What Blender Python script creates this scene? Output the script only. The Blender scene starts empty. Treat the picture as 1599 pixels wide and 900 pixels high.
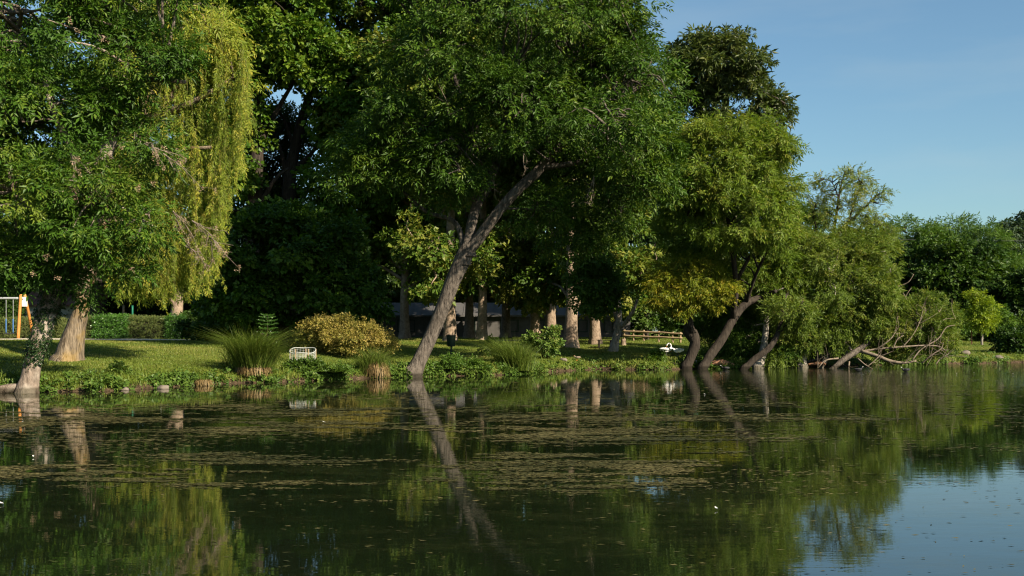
import bpy, bmesh, math, random
import numpy as np
from mathutils import Vector

rng = np.random.default_rng(11)
SC = bpy.context.scene
COL = SC.collection
F, HOR, EYE = 1800.0, 518.0, 2.0          # focal length / eye level of the view (1600 px wide), eye height above the water


def P(px, py, d):
    return np.array([(px - 800) / F * d, d, EYE - (py - HOR) / F * d])


# ------------------------------------------------------------------ noise
def _h(i, j, k):
    n = (i.astype(np.int64) * 374761393 + j.astype(np.int64) * 668265263 + k.astype(np.int64) * 1274126177) & 0x7fffffff
    n = ((n ^ (n >> 13)) * 1274126177) & 0x7fffffff
    return ((n ^ (n >> 16)) & 0xffff) / 65535.0


def vnoise(p):
    p = np.asarray(p, float)
    if p.shape[-1] == 2:
        p = np.concatenate([p, np.zeros(p.shape[:-1] + (1,))], -1)
    i = np.floor(p); f = p - i; f = f * f * (3 - 2 * f); i = i.astype(np.int64)
    r = 0
    for a in (0, 1):
        for b in (0, 1):
            for c in (0, 1):
                w = (f[..., 0] if a else 1 - f[..., 0]) * (f[..., 1] if b else 1 - f[..., 1]) * (f[..., 2] if c else 1 - f[..., 2])
                r = r + w * _h(i[..., 0] + a, i[..., 1] + b, i[..., 2] + c)
    return r


def fbm(p, o=4):
    p = np.asarray(p, float); s = 0; a = 1; t = 0
    for k in range(o):
        s = s + a * vnoise(p * 2 ** k + 17.3 * k); t += a; a *= .5
    return s / t


# ------------------------------------------------------------------ terrain
SHORE_PX = [(-900, 640), (-400, 626), (-150, 617), (0, 614), (150, 612), (230, 607), (300, 603), (360, 599), (430, 598), (550, 592), (650, 589),
            (760, 587), (820, 584), (880, 580), (930, 577), (1000, 578), (1100, 576.5), (1200, 575), (1300, 573), (1400, 570),
            (1500, 568.3), (1600, 567), (1800, 566), (2300, 564)]
SHORE = np.array([[(x - 800) / F * (EYE * F / (y - HOR)), EYE * F / (y - HOR)] for x, y in SHORE_PX])


def shoreY(x):
    x = np.asarray(x, float)
    y = np.interp(x, SHORE[:, 0], SHORE[:, 1])
    q = np.stack([x * .9, np.zeros_like(x)], -1)
    return y + (fbm(q, 3) - .5) * 0.9


def ground(x, y):
    x = np.asarray(x, float); y = np.asarray(y, float)
    s = y - shoreY(x)
    z = np.interp(s, [-9, -3, -.35, 0, .35, .9, 2.2, 7, 13, 22, 40, 120, 600], [-1.4, -1.1, -.32, -.02, .2, .4, .55, .82, 1.1, 1.4, 1.5, 1.7, 2.0])
    n = np.interp(y, [-3, 1, 3, 6], [.38, .35, -.3, -1.3])          # near bank the photographer stands on
    z = np.where(y < 6, np.maximum(n, np.where(s > 0, z, -1.4)), z)
    q = np.stack([x, y], -1)
    amp = np.clip((s + .2) * .5, 0, 1)
    return z + amp * ((fbm(q * .35, 3) - .5) * .16)


def G(px, d):
    x = (px - 800) / F * d
    return np.array([x, d, float(ground(x, d))])


# ------------------------------------------------------------------ materials
def newmat(name):
    m = bpy.data.materials.new(name); m.use_nodes = True
    nt = m.node_tree; nt.nodes.clear()
    out = nt.nodes.new('ShaderNodeOutputMaterial')
    return m, nt, out


def N(nt, t, **kw):
    n = nt.nodes.new(t)
    for k, v in kw.items():
        if k in n.inputs: n.inputs[k].default_value = v
        else: setattr(n, k, v)
    return n


def ramp(nt, fac, stops):
    r = nt.nodes.new('ShaderNodeValToRGB'); e = r.color_ramp.elements
    while len(e) < len(stops): e.new(.5)
    for q, (p, c) in zip(e, stops):
        q.position = p; q.color = (c[0], c[1], c[2], 1)
    nt.links.new(fac, r.inputs[0]); return r


def leaf_mat(name, dark, mid, light, trans=.28, rough=.5, spec=.22):
    m, nt, out = newmat(name)
    a = N(nt, 'ShaderNodeAttribute', attribute_name='tint')
    r = ramp(nt, a.outputs['Fac'], [(0, dark), (.5, mid), (1, light)])
    p = N(nt, 'ShaderNodeBsdfPrincipled'); p.inputs['Roughness'].default_value = rough
    p.inputs['Specular IOR Level'].default_value = spec
    nt.links.new(r.outputs[0], p.inputs['Base Color'])
    t = N(nt, 'ShaderNodeBsdfTranslucent')
    mu = N(nt, 'ShaderNodeMix', data_type='RGBA', blend_type='MULTIPLY'); mu.inputs[0].default_value = 1
    nt.links.new(r.outputs[0], mu.inputs[6]); mu.inputs[7].default_value = (1.25, 1.3, .55, 1)
    nt.links.new(mu.outputs[2], t.inputs[0])
    mx = N(nt, 'ShaderNodeMixShader'); mx.inputs[0].default_value = trans
    nt.links.new(p.outputs[0], mx.inputs[1]); nt.links.new(t.outputs[0], mx.inputs[2])
    nt.links.new(mx.outputs[0], out.inputs[0])
    return m


def bark_mat(name, c0, c1, c2=None, scale=6, stretch=.22, bump=.7):
    m, nt, out = newmat(name)
    tc = N(nt, 'ShaderNodeTexCoord'); mp = N(nt, 'ShaderNodeMapping'); mp.inputs['Scale'].default_value = (1, 1, stretch)
    nt.links.new(tc.outputs['Object'], mp.inputs[0])
    n1 = N(nt, 'ShaderNodeTexNoise', Scale=scale, Detail=6.0, Roughness=.65); nt.links.new(mp.outputs[0], n1.inputs[0])
    n2 = N(nt, 'ShaderNodeTexNoise', Scale=1.1, Detail=4.0); nt.links.new(tc.outputs['Object'], n2.inputs[0])
    r = ramp(nt, n1.outputs[0], [(.34, c0), (.62, c1)])
    r2 = ramp(nt, n2.outputs[0], [(.5, (0, 0, 0)), (.62, (1, 1, 1))])
    mx = N(nt, 'ShaderNodeMix', data_type='RGBA'); nt.links.new(r2.outputs[0], mx.inputs[0])
    nt.links.new(r.outputs[0], mx.inputs[6])
    c2 = c2 or tuple(.72 * v for v in c1)
    mx.inputs[7].default_value = (*c2, 1)
    m3 = N(nt, 'ShaderNodeMix', data_type='RGBA'); m3.inputs[0].default_value = .55
    nt.links.new(r.outputs[0], m3.inputs[6]); nt.links.new(mx.outputs[2], m3.inputs[7])
    p = N(nt, 'ShaderNodeBsdfPrincipled', Roughness=.9); p.inputs['Specular IOR Level'].default_value = .15
    # wet, stained foot where a trunk stands in the pond
    gg = N(nt, 'ShaderNodeNewGeometry'); sz = N(nt, 'ShaderNodeSeparateXYZ'); nt.links.new(gg.outputs['Position'], sz.inputs[0])
    wl = N(nt, 'ShaderNodeMath', operation='MULTIPLY_ADD'); nt.links.new(n1.outputs[0], wl.inputs[0]); wl.inputs[1].default_value = -.22; nt.links.new(sz.outputs['Z'], wl.inputs[2])
    wr = ramp(nt, wl.outputs[0], [(.02, (.4, .4, .36)), (.1, (1, 1, 1))])
    wm = N(nt, 'ShaderNodeMix', data_type='RGBA', blend_type='MULTIPLY'); wm.inputs[0].default_value = 1
    nt.links.new(m3.outputs[2], wm.inputs[6]); nt.links.new(wr.outputs[0], wm.inputs[7])
    nt.links.new(wm.outputs[2], p.inputs['Base Color'])
    b = N(nt, 'ShaderNodeBump', Strength=bump, Distance=.06); nt.links.new(n1.outputs[0], b.inputs['Height'])
    nt.links.new(b.outputs[0], p.inputs['Normal']); nt.links.new(p.outputs[0], out.inputs[0])
    return m


def plain(name, c, rough=.7, var=.25, scale=8, spec=.3, metal=0):
    m, nt, out = newmat(name)
    tc = N(nt, 'ShaderNodeTexCoord')
    n = N(nt, 'ShaderNodeTexNoise', Scale=scale, Detail=5.0); nt.links.new(tc.outputs['Object'], n.inputs[0])
    r = ramp(nt, n.outputs[0], [(.3, [v * (1 - var) for v in c]), (.7, [v * (1 + var * .6) for v in c])])
    p = N(nt, 'ShaderNodeBsdfPrincipled', Roughness=rough, Metallic=metal); p.inputs['Specular IOR Level'].default_value = spec
    nt.links.new(r.outputs[0], p.inputs['Base Color']); nt.links.new(p.outputs[0], out.inputs[0])
    return m


M = dict(
    ash=leaf_mat('ash_leaf', (.028, .068, .006), (.05, .112, .009), (.115, .16, .016)),
    lean=leaf_mat('leaning_leaf', (.026, .06, .005), (.045, .1, .008), (.1, .15, .014)),
    weep=leaf_mat('weeping_willow_leaf', (.11, .16, .018), (.195, .25, .03), (.36, .33, .05), trans=.4),
    plane=leaf_mat('plane_leaf', (.036, .074, .007), (.064, .115, .011), (.18, .185, .03)),
    tallp=leaf_mat('tall_plane_leaf', (.03, .076, .005), (.056, .12, .008), (.135, .185, .016)),
    maple=leaf_mat('maple_leaf', (.022, .056, .005), (.04, .094, .008), (.095, .16, .016)),
    chest=leaf_mat('chestnut_leaf', (.034, .056, .010), (.055, .08, .015), (.1, .11, .028), rough=.42, spec=.3),
    will=leaf_mat('willow_leaf', (.074, .124, .012), (.12, .186, .018), (.2, .215, .03), trans=.36),
    willg=leaf_mat('willow_green_leaf', (.078, .124, .016), (.128, .182, .024), (.22, .22, .045), trans=.36),
    ywill=leaf_mat('yellow_willow_leaf', (.1, .14, .010), (.16, .19, .014), (.28, .23, .02), trans=.38),
    dark=leaf_mat('dark_leaf', (.017, .042, .005), (.032, .07, .008), (.062, .105, .013)),
    mid=leaf_mat('mid_leaf', (.042, .09, .012), (.07, .135, .016), (.12, .18, .025)),
    far=leaf_mat('far_leaf', (.03, .056, .03), (.045, .08, .042), (.07, .1, .05)),  # bluish haze of distance is mixed into the leaf colour
    lime=leaf_mat('lime_leaf', (.1, .16, .012), (.19, .265, .014), (.3, .33, .02), trans=.32),
    gold=leaf_mat('gold_leaf', (.1, .115, .018), (.23, .195, .04), (.36, .27, .08)),
    hedge=leaf_mat('hedge_leaf', (.06, .085, .022), (.1, .135, .035), (.18, .18, .055)),
    laurel=leaf_mat('laurel_leaf', (.035, .085, .012), (.06, .15, .02), (.1, .2, .03), rough=.3, spec=.5),
    ivy=leaf_mat('ivy_leaf', (.012, .028, .008), (.02, .045, .012), (.05, .075, .02), rough=.35),
    bank=leaf_mat('bank_leaf', (.045, .09, .014), (.08, .14, .02), (.16, .19, .04)),
    grass=leaf_mat('grass_blade', (.07, .11, .014), (.115, .155, .02), (.26, .23, .065), trans=.25),
    sedge=leaf_mat('sedge_blade', (.06, .1, .014), (.105, .15, .022), (.2, .2, .05), trans=.3),
    straw=leaf_mat('straw_blade', (.11, .07, .025), (.2, .135, .055), (.3, .22, .1), trans=.15),
    weedm=leaf_mat('pond_weed_leaf', (.02, .024, .006), (.046, .044, .012), (.12, .1, .04), trans=.0, rough=.75, spec=.2),
    keys=leaf_mat('seed_bunch', (.16, .1, .06), (.26, .18, .11), (.4, .3, .2), trans=.2),
    feather=plain('white_feather', (.5, .49, .45), .6, .06),
    b_ash=bark_mat('ash_bark', (.07, .052, .038), (.24, .19, .15), (.34, .3, .25), 9, .35, 1.0),
    b_lean=bark_mat('leaning_bark', (.026, .022, .018), (.145, .122, .1), (.075, .062, .05), 8, .32, 1.8),
    b_will=bark_mat('furrowed_bark', (.03, .022, .015), (.24, .19, .135), (.26, .17, .05), 12, .12, 1.3),
    b_plane=bark_mat('plane_bark', (.13, .095, .065), (.26, .195, .14), (.33, .26, .19), 8, .8, .8),
    b_dark=bark_mat('dark_bark', (.014, .011, .009), (.05, .04, .031), None, 9, .25),  # near black: shade on the backlit willow trunks is put into the bark colour
    b_pale=bark_mat('pale_bark', (.1, .085, .07), (.36, .32, .27), None, 10, .3, .8),
    b_red=bark_mat('red_log', (.12, .06, .035), (.32, .17, .1), None, 9, .5),
    green_twig=bark_mat('green_twig_bark', (.08, .085, .02), (.17, .15, .05), None, 9, .5, .2),
    dead=bark_mat('dead_twig', (.09, .07, .052), (.235, .19, .14), None, 9, .5, .3),
)


# ------------------------------------------------------------------ mesh tools
class MB:
    def __init__(self): self.v = []; self.f3 = []; self.f4 = []; self.n = 0

    def add(self, V, Fs):
        V = np.asarray(V, float)
        for f in Fs:
            f = np.asarray(f, np.int64)
            if f.size == 0: continue
            (self.f3 if f.shape[1] == 3 else self.f4).append(f + self.n)
        self.v.append(V); self.n += len(V); return self

    def tube(self, path, rad, sides=8, rough=0., res=4, cap=True):
        path = np.asarray(path, float); rad = np.asarray(rad, float)
        n = len(path)
        if res > 1 and n > 2:
            q = np.vstack([2 * path[0] - path[1], path, 2 * path[-1] - path[-2]])
            out = []; rr = []
            for i in range(n - 1):
                for t in np.linspace(0, 1, res, endpoint=False):
                    a, b, c, d = q[i], q[i + 1], q[i + 2], q[i + 3]
                    out.append(.5 * (2 * b + (c - a) * t + (2 * a - 5 * b + 4 * c - d) * t * t + (3 * b - a - 3 * c + d) * t ** 3))
                    rr.append(rad[i] * (1 - t) + rad[i + 1] * t)
            out.append(path[-1]); rr.append(rad[-1])
            path = np.array(out); rad = np.array(rr); n = len(path)
        T = np.gradient(path, axis=0); T /= np.linalg.norm(T, axis=1)[:, None] + 1e-9
        u = np.cross(T[0], [0.31, .95, .05]); u /= np.linalg.norm(u)
        V = np.zeros((n, sides, 3)); ang = np.linspace(0, 2 * np.pi, sides, endpoint=False)
        for i in range(n):
            u = u - T[i] * (u @ T[i]); u /= np.linalg.norm(u) + 1e-9
            w = np.cross(T[i], u)
            ring = np.cos(ang)[:, None] * u + np.sin(ang)[:, None] * w
            k = rad[i]
            if rough:
                k = rad[i] * (1 + rough * (vnoise(ring * 2.2 + path[i] * .55) - .5) * 2)[:, None]
            V[i] = path[i] + ring * k
        V = V.reshape(-1, 3)
        a = np.arange(sides); b = (a + 1) % sides
        Fq = np.concatenate([np.stack([i * sides + a, i * sides + b, (i + 1) * sides + b, (i + 1) * sides + a], 1) for i in range(n - 1)])
        if cap:
            V = np.vstack([V, path[0], path[-1]])
            c0 = np.stack([np.full(sides, n * sides), b, a], 1)
            c1 = np.stack([np.full(sides, n * sides + 1), (n - 1) * sides + a, (n - 1) * sides + b], 1)
            return self.add(V, [Fq, np.vstack([c0, c1])])
        return self.add(V, [Fq])

    def box(self, c, s, rz=0, tilt=None, bev=.0):
        x, y, z = [v / 2 for v in s]
        V = np.array([[a * x, b * y, q * z] for q in (-1, 1) for a, b in ((-1, -1), (1, -1), (1, 1), (-1, 1))], float)
        if tilt is not None: V = V @ np.asarray(tilt).T
        cs, sn = math.cos(rz), math.sin(rz)
        V = np.stack([V[:, 0] * cs - V[:, 1] * sn, V[:, 0] * sn + V[:, 1] * cs, V[:, 2]], 1) + np.asarray(c)
        return self.add(V, [np.array([[3, 2, 1, 0], [4, 5, 6, 7], [0, 1, 5, 4], [1, 2, 6, 5], [2, 3, 7, 6], [3, 0, 4, 7]])])

    def beam(self, a, b, w, h=None):
        """square timber between two points"""
        a = np.asarray(a, float); b = np.asarray(b, float); h = h or w
        t = b - a; L = np.linalg.norm(t); t /= L
        u = np.cross(t, [0, 0, 1]); u = u / np.linalg.norm(u) if np.linalg.norm(u) > 1e-3 else np.array([1., 0, 0])
        v = np.cross(u, t)
        V = []
        for p in (a, b):
            for i, j in ((-1, -1), (1, -1), (1, 1), (-1, 1)): V.append(p + u * i * w / 2 + v * j * h / 2)
        return self.add(np.array(V), [np.array([[3, 2, 1, 0], [4, 5, 6, 7], [0, 1, 5, 4], [1, 2, 6, 5], [2, 3, 7, 6], [3, 0, 4, 7]])])

    def build(self, name, mat, root=None, smooth=True, base=None, tint=None):
        V = np.concatenate(self.v) if self.v else np.zeros((0, 3))
        if root is not None: V = V - np.array(root.location)
        elif base is not None: V = V - np.asarray(base)
        return mesh_obj(name, V, self.f3, self.f4, mat, root, smooth, base, tint)


def mesh_obj(name, V, f3, f4, mat, root=None, smooth=False, base=None, tint=None):
    me = bpy.data.meshes.new(name)
    f3 = np.concatenate(f3) if len(f3) else np.zeros((0, 3), np.int64)
    f4 = np.concatenate(f4) if len(f4) else np.zeros((0, 4), np.int64)
    me.vertices.add(len(V)); me.vertices.foreach_set('co', np.ascontiguousarray(V, np.float32).ravel())
    loops = np.concatenate([f3.ravel(), f4.ravel()]).astype(np.int32)
    nf = len(f3) + len(f4)
    me.loops.add(len(loops)); me.loops.foreach_set('vertex_index', loops)
    me.polygons.add(nf)
    st = np.concatenate([np.arange(len(f3)) * 3, len(f3) * 3 + np.arange(len(f4)) * 4]).astype(np.int32)
    me.polygons.foreach_set('loop_start', st)
    me.polygons.foreach_set('use_smooth', np.full(nf, bool(smooth)))
    if tint is not None:
        at = me.attributes.new('tint', 'FLOAT', 'FACE'); at.data.foreach_set('value', np.clip(tint, 0, 1).astype(np.float32))
    me.materials.append(mat)
    me.update(calc_edges=True); me.validate()
    o = bpy.data.objects.new(name, me); COL.objects.link(o)
    if root is not None: o.parent = root
    elif base is not None: o.location = [float(v) for v in base]
    return o


def empty(name, loc, label, cat, group=None):
    o = bpy.data.objects.new(name, None); COL.objects.link(o); o.empty_display_size = .3
    o.location = [float(v) for v in loc]
    return tag(o, label, cat, group)


def tag(o, label, cat, group=None):
    o['label'] = label; o['category'] = cat
    if group: o['group'] = group
    return o


def dup(root, loc, rz=0, sc=1, label=None, sz=None):
    r = root.copy(); COL.objects.link(r); r.location = [float(v) for v in loc]; r.rotation_euler = (0, 0, rz)
    r.scale = (sc, sc, sz or sc)
    if label: r['label'] = label
    for ch in list(root.children):
        c = ch.copy(); COL.objects.link(c); c.parent = r
        for g in list(ch.children):
            d = g.copy(); COL.objects.link(d); d.parent = c
    return r


def reseed(text):
    global rng
    rng = np.random.default_rng(sum((i + 1) * ord(c) for i, c in enumerate(text)))


def nrm(a): return a / (np.linalg.norm(a, axis=-1, keepdims=True) + 1e-9)


def rdir(n): return nrm(rng.normal(size=(n, 3)))


# ------------------------------------------------------------------ leaves: arrays of kites
# template rows: (along, across, angle, length, width) on a spray of unit length
T_PIN = [(.2, .02, 55, .36, .125), (.2, -.02, -55, .36, .125), (.45, .02, 50, .4, .135), (.45, -.02, -50, .4, .135),
         (.68, .02, 42, .38, .13), (.68, -.02, -42, .38, .13), (.8, 0, 0, .42, .13)]
T_BROAD = [(.1, .05, 70, .42, .34), (.15, -.05, -65, .42, .34), (.45, .05, 38, .46, .38), (.45, -.05, -35, .44, .36), (.6, 0, 0, .48, .4)]
T_PALM = [(.35, 0, 0, .62, .2), (.33, 0, 50, .56, .19), (.33, 0, -50, .56, .19), (.3, 0, 100, .44, .17), (.3, 0, -100, .44, .17)]
T_NARROW = [(.05, 0, 48, .4, .115), (.12, 0, -48, .4, .115), (.3, 0, 42, .42, .12), (.38, 0, -42, .42, .12), (.55, 0, 38, .4, .115),
            (.62, 0, -38, .4, .115), (.75, 0, 3, .42, .115)]
T_STRAND = [(.05, 0, 40, .42, .12), (.12, 0, -40, .42, .12), (.35, 0, 32, .44, .125), (.42, 0, -32, .44, .125), (.6, 0, 5, .46, .12)]
T_SMALL = [(.1, .04, 60, .3, .2), (.2, -.04, -60, .3, .2), (.45, .04, 45, .32, .21), (.5, -.04, -45, .32, .21), (.7, 0, 0, .32, .21)]


def sprays(pos, xdir, nor, size, tmpl, tint, jit=.35):
    """pos (n,3), xdir, nor (n,3), size (n,) -> quads (m,4,3), tints (m,)"""
    n = len(pos); x = nrm(xdir); y = nrm(np.cross(nor, x)); z = np.cross(x, y)
    Q = []; Tt = []
    for al, ac, ang, L, W in tmpl:
        a = np.radians(ang + rng.normal(0, 9, n))[:, None]
        s = size[:, None]
        b = pos + x * (al * s) + y * (ac * s) - z * (.12 * al * al * s)
        d = x * np.cos(a) + y * np.sin(a) + z * rng.normal(-.12, jit, (n, 1)); d = nrm(d)
        zz = nrm(z + jit * rng.normal(size=(n, 3)))
        w = nrm(np.cross(zz, d)); zz = np.cross(d, w)
        l = L * s * rng.uniform(.75, 1.2, (n, 1)); h = W * s * rng.uniform(.8, 1.15, (n, 1)) * .5
        q = np.stack([b, b + d * l * .42 + w * h + zz * h * .3, b + d * l - zz * l * .12, b + d * l * .42 - w * h + zz * h * .3], 1)
        Q.append(q); Tt.append(tint + rng.normal(0, .17, n))
    return np.concatenate(Q), np.concatenate(Tt)


def leaf_obj(name, Q, tint, mat, root):
    V = Q.reshape(-1, 3)
    if root is not None: V = V - np.array(root.location)
    f = np.arange(len(V)).reshape(-1, 4)
    return mesh_obj(name, V, [], [f], mat, root, False, None, tint)


def blob(px, py, rx, ry, d, rd):
    c = P(px, py, d)
    return np.array([*c, rx / F * d, rd, ry / F * d])


CLUMPING = .38


def clumps(blobs, n, inner=.5, back=.45, lump=.22):
    """clump centres, outward directions over a set of ellipsoids"""
    B = np.array(blobs)
    A = (B[:, 3] * B[:, 5] + B[:, 3] * B[:, 4] + B[:, 4] * B[:, 5])
    cnt = np.maximum(2, (n * A / A.sum()).astype(int))
    C = []; O = []
    for b, k in zip(B, cnt):
        u = rdir(int(k * 1.6)); rho = (inner ** 3 + (1 - inner ** 3) * rng.random(len(u))) ** (1 / 3)
        rho = rho * (1 + lump * (vnoise(u * 2.6 + b[:3]) - .5) * 2)
        p = b[:3] + u * b[3:6] * rho[:, None]
        keep = (u[:, 1] < .35) | (rng.random(len(u)) < back)
        for b2 in B:
            if b2 is b: continue
            r2 = np.linalg.norm((p - b2[:3]) / b2[3:6], axis=1)
            keep &= ~((r2 < .55) & (rng.random(len(u)) < .75))
        p = p[keep][:k]; u = u[keep]
        if CLUMPING and len(p) > 12:
            sc = p[rng.permutation(len(p))[:max(3, len(p) // 7)]]
            near = np.argmin(np.linalg.norm(p[:, None] - sc[None], axis=2), 1); p = p + CLUMPING * (sc[near] - p)
        C.append(p); O.append(nrm(u[:k] / b[3:6]))
    return np.concatenate(C), np.concatenate(O)


def foliage(C, O, rc, per, tmpl, size, droop=.15, flat=.55, tmean=.45, tvar=.16, upn=.8):
    n = len(C); R = rc * rng.uniform(.6, 1.35, n)
    k = np.maximum(3, (per * (R / rc) ** 2).astype(int))
    idx = np.repeat(np.arange(n), k); m = len(idx)
    off = rdir(m) * (rng.random((m, 1)) ** .45); off[:, 2] *= flat
    pos = C[idx] + off * R[idx][:, None]
    x = O[idx] * .45 + nrm(off) * .75 + rng.normal(0, .4, (m, 3)); x[:, 2] -= droop
    nor = np.array([0, 0, upn]) + O[idx] * .55 + off * .4 + rng.normal(0, .45, (m, 3))
    ct = tmean + rng.normal(0, tvar, n) + .7 * (fbm(C * .3 + 31, 3) - .5)
    s = size * rng.uniform(.5, 1.45, m)
    ct = ct[idx] + (rng.random(m) < .04) * .45
    return sprays(pos, x, nor, s, tmpl, ct)


def branches(mb, C, limb_pts, limb_r, frac=.6, r0=.035, sides=4):
    """twigs from the nearest limb point out to clump centres"""
    L = np.asarray(limb_pts)
    sel = np.where(rng.random(len(C)) < frac)[0]
    for i in sel:
        d = np.linalg.norm(L - C[i], axis=1) + .6 * np.maximum(0, L[:, 2] - C[i][2])
        j = int(np.argmin(d)); a = L[j]; b = C[i]
        mid = (a + b) / 2 + rng.normal(0, .12, 3) * np.linalg.norm(b - a) + np.array([0, 0, .08 * np.linalg.norm(b - a)])
        r = min(r0 * (1 + .5 * np.linalg.norm(b - a)), .09)
        mb.tube([a, mid, b], [r, r * .6, r * .25], sides, 0, 3, False)


def limb_points(paths):
    out = []
    for p in paths:
        p = np.asarray(p)
        for i in range(len(p) - 1):
            for t in np.linspace(0, 1, 5): out.append(p[i] * (1 - t) + p[i + 1] * t)
    return np.array(out)


def tree(name, label, trunks, limbs, blobs, leaf, bark, n, rc, per, tmpl, size, cat='tree', group=None, base=None, twigs=.6,
         inner=.5, droop=.15, flat=.55, tmean=.45, tvar=.16, sides=14, rough=.16, lump=.22, auto=True, back=.45, r0=.035, upn=.8):
    """trunks / limbs: lists of [(px, py, d, width_px)] ; blobs: ellipsoids in world space"""
    reseed(label)
    def conv(path): return np.array([P(a, b, d) for a, b, d, w in path]), np.array([w / 2 / F * d for a, b, d, w in path])
    tp = [conv(t) for t in trunks]; lp = [conv(l) for l in limbs]
    if base is None: base = tp[0][0][0]
    root = empty(name, base, label, cat, group)
    mt = MB()
    for p, r in tp:
        p = p.copy(); p0 = p[0] - np.array([0, 0, .35]) - (p[1] - p[0]) * .02
        p1 = p[0] + (p[1] - p[0]) * .45
        mt.tube(np.vstack([p0, p[:1], p1, p[1:]]), np.concatenate([[r[0] * 1.45, r[0] * 1.2, (r[0] * .5 + r[1] * .5)], r[1:]]), sides, rough, 6)
    mt.build('trunk', bark, root)
    top = tp[0][0][-1]
    paths = [p for p, r in tp] + [p for p, r in lp]
    mbr = MB()
    for p, r in lp: mbr.tube(p, r, 8, rough, 4)
    if auto:
        for b in blobs:
            L = limb_points(paths)
            L = L[L[:, 2] > base[2] + .35 * max(.5, (top[2] - base[2]))]
            if len(L) == 0: L = limb_points(paths)
            c = b[:3]
            d = np.linalg.norm(L - c, axis=1) + .8 * np.maximum(0, L[:, 2] - c[2]); a = L[int(np.argmin(d))]
            ln = np.linalg.norm(c - a)
            if ln < .4: continue
            mid = (a + c) / 2 + rng.normal(0, .07, 3) * ln + np.array([0, 0, .06 * ln])
            end = c + nrm(c - a) * min(b[3:6]) * .5
            r = min(.022 + .013 * ln, tp[0][1][-1] * .8 + .015)
            pth = np.array([a, mid, c, end]); paths.append(pth)
            mbr.tube(pth, [r, r * .8, r * .55, r * .2], 7, rough, 4)
    C, O = clumps(blobs, n, inner, back, lump)
    branches(mbr, C, limb_points(paths), None, twigs, r0)
    if mbr.n: mbr.build('branches', bark, root)
    Q, t = foliage(C, O, rc, per, tmpl, size, droop, flat, tmean, tvar, upn)
    leaf_obj('crown', Q, t, leaf, root)
    return root


# ================================================================== SETTING
def structure(o): o['kind'] = 'structure'; return o


def build_ground():
    def axis(parts): return np.unique(np.concatenate([np.arange(a, b, s) for a, b, s in parts]))
    xs = axis([(-900, -120, 40), (-120, -45, 3), (-45, 50, .4), (50, 120, 3), (120, 901, 40)])
    ys = axis([(-300, -20, 20), (-20, 8, .7), (8, 34, 2), (34, 80, .28), (80, 120, 1.2), (120, 1300, 40)])
    X, Y = np.meshgrid(xs, ys); Z = ground(X, Y)
    V = np.stack([X, Y, Z], -1).reshape(-1, 3); w = len(xs)
    i = np.arange(len(ys) - 1)[:, None] * w + np.arange(w - 1)[None]; i = i.ravel()
    m, nt, out = newmat('lawn_and_bank')
    g = N(nt, 'ShaderNodeNewGeometry'); sp = N(nt, 'ShaderNodeSeparateXYZ'); nt.links.new(g.outputs['Position'], sp.inputs[0])
    n1 = N(nt, 'ShaderNodeTexNoise', Scale=.55, Detail=8.0, Roughness=.7); nt.links.new(g.outputs['Position'], n1.inputs[0])
    n2 = N(nt, 'ShaderNodeTexNoise', Scale=14.0, Detail=4.0); nt.links.new(g.outputs['Position'], n2.inputs[0])
    r1 = ramp(nt, n1.outputs[0], [(.32, (.065, .1, .015)), (.5, (.105, .14, .02)), (.68, (.18, .175, .045))])
    r2 = ramp(nt, n2.outputs[0], [(.3, (.6, .6, .6)), (.7, (1.15, 1.15, 1.1))])
    mu = N(nt, 'ShaderNodeMix', data_type='RGBA', blend_type='MULTIPLY'); mu.inputs[0].default_value = 1
    nt.links.new(r1.outputs[0], mu.inputs[6]); nt.links.new(r2.outputs[0], mu.inputs[7])
    soil = ramp(nt, n2.outputs[0], [(.3, (.02, .014, .008)), (.6, (.07, .048, .028)), (.75, (.15, .11, .07))])
    ad = N(nt, 'ShaderNodeMath', operation='MULTIPLY_ADD'); nt.links.new(n1.outputs[0], ad.inputs[0]); ad.inputs[1].default_value = .5
    nt.links.new(sp.outputs['Z'], ad.inputs[2])
    hr = N(nt, 'ShaderNodeMapRange'); nt.links.new(ad.outputs[0], hr.inputs[0])
    hr.inputs[1].default_value = .32; hr.inputs[2].default_value = .5
    mx = N(nt, 'ShaderNodeMix', data_type='RGBA'); nt.links.new(hr.outputs[0], mx.inputs[0])
    nt.links.new(soil.outputs[0], mx.inputs[6]); nt.links.new(mu.outputs[2], mx.inputs[7])
    p = N(nt, 'ShaderNodeBsdfPrincipled', Roughness=.95); p.inputs['Specular IOR Level'].default_value = .1
    b = N(nt, 'ShaderNodeBump', Strength=.8, Distance=.08); nt.links.new(n2.outputs[0], b.inputs['Height'])
    nt.links.new(b.outputs[0], p.inputs['Normal'])
    nt.links.new(mx.outputs[2], p.inputs['Base Color']); nt.links.new(p.outputs[0], out.inputs[0])
    structure(mesh_obj('ground', V, [], [np.stack([i, i + 1, i + w + 1, i + w], 1)], m, None, True))


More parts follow.
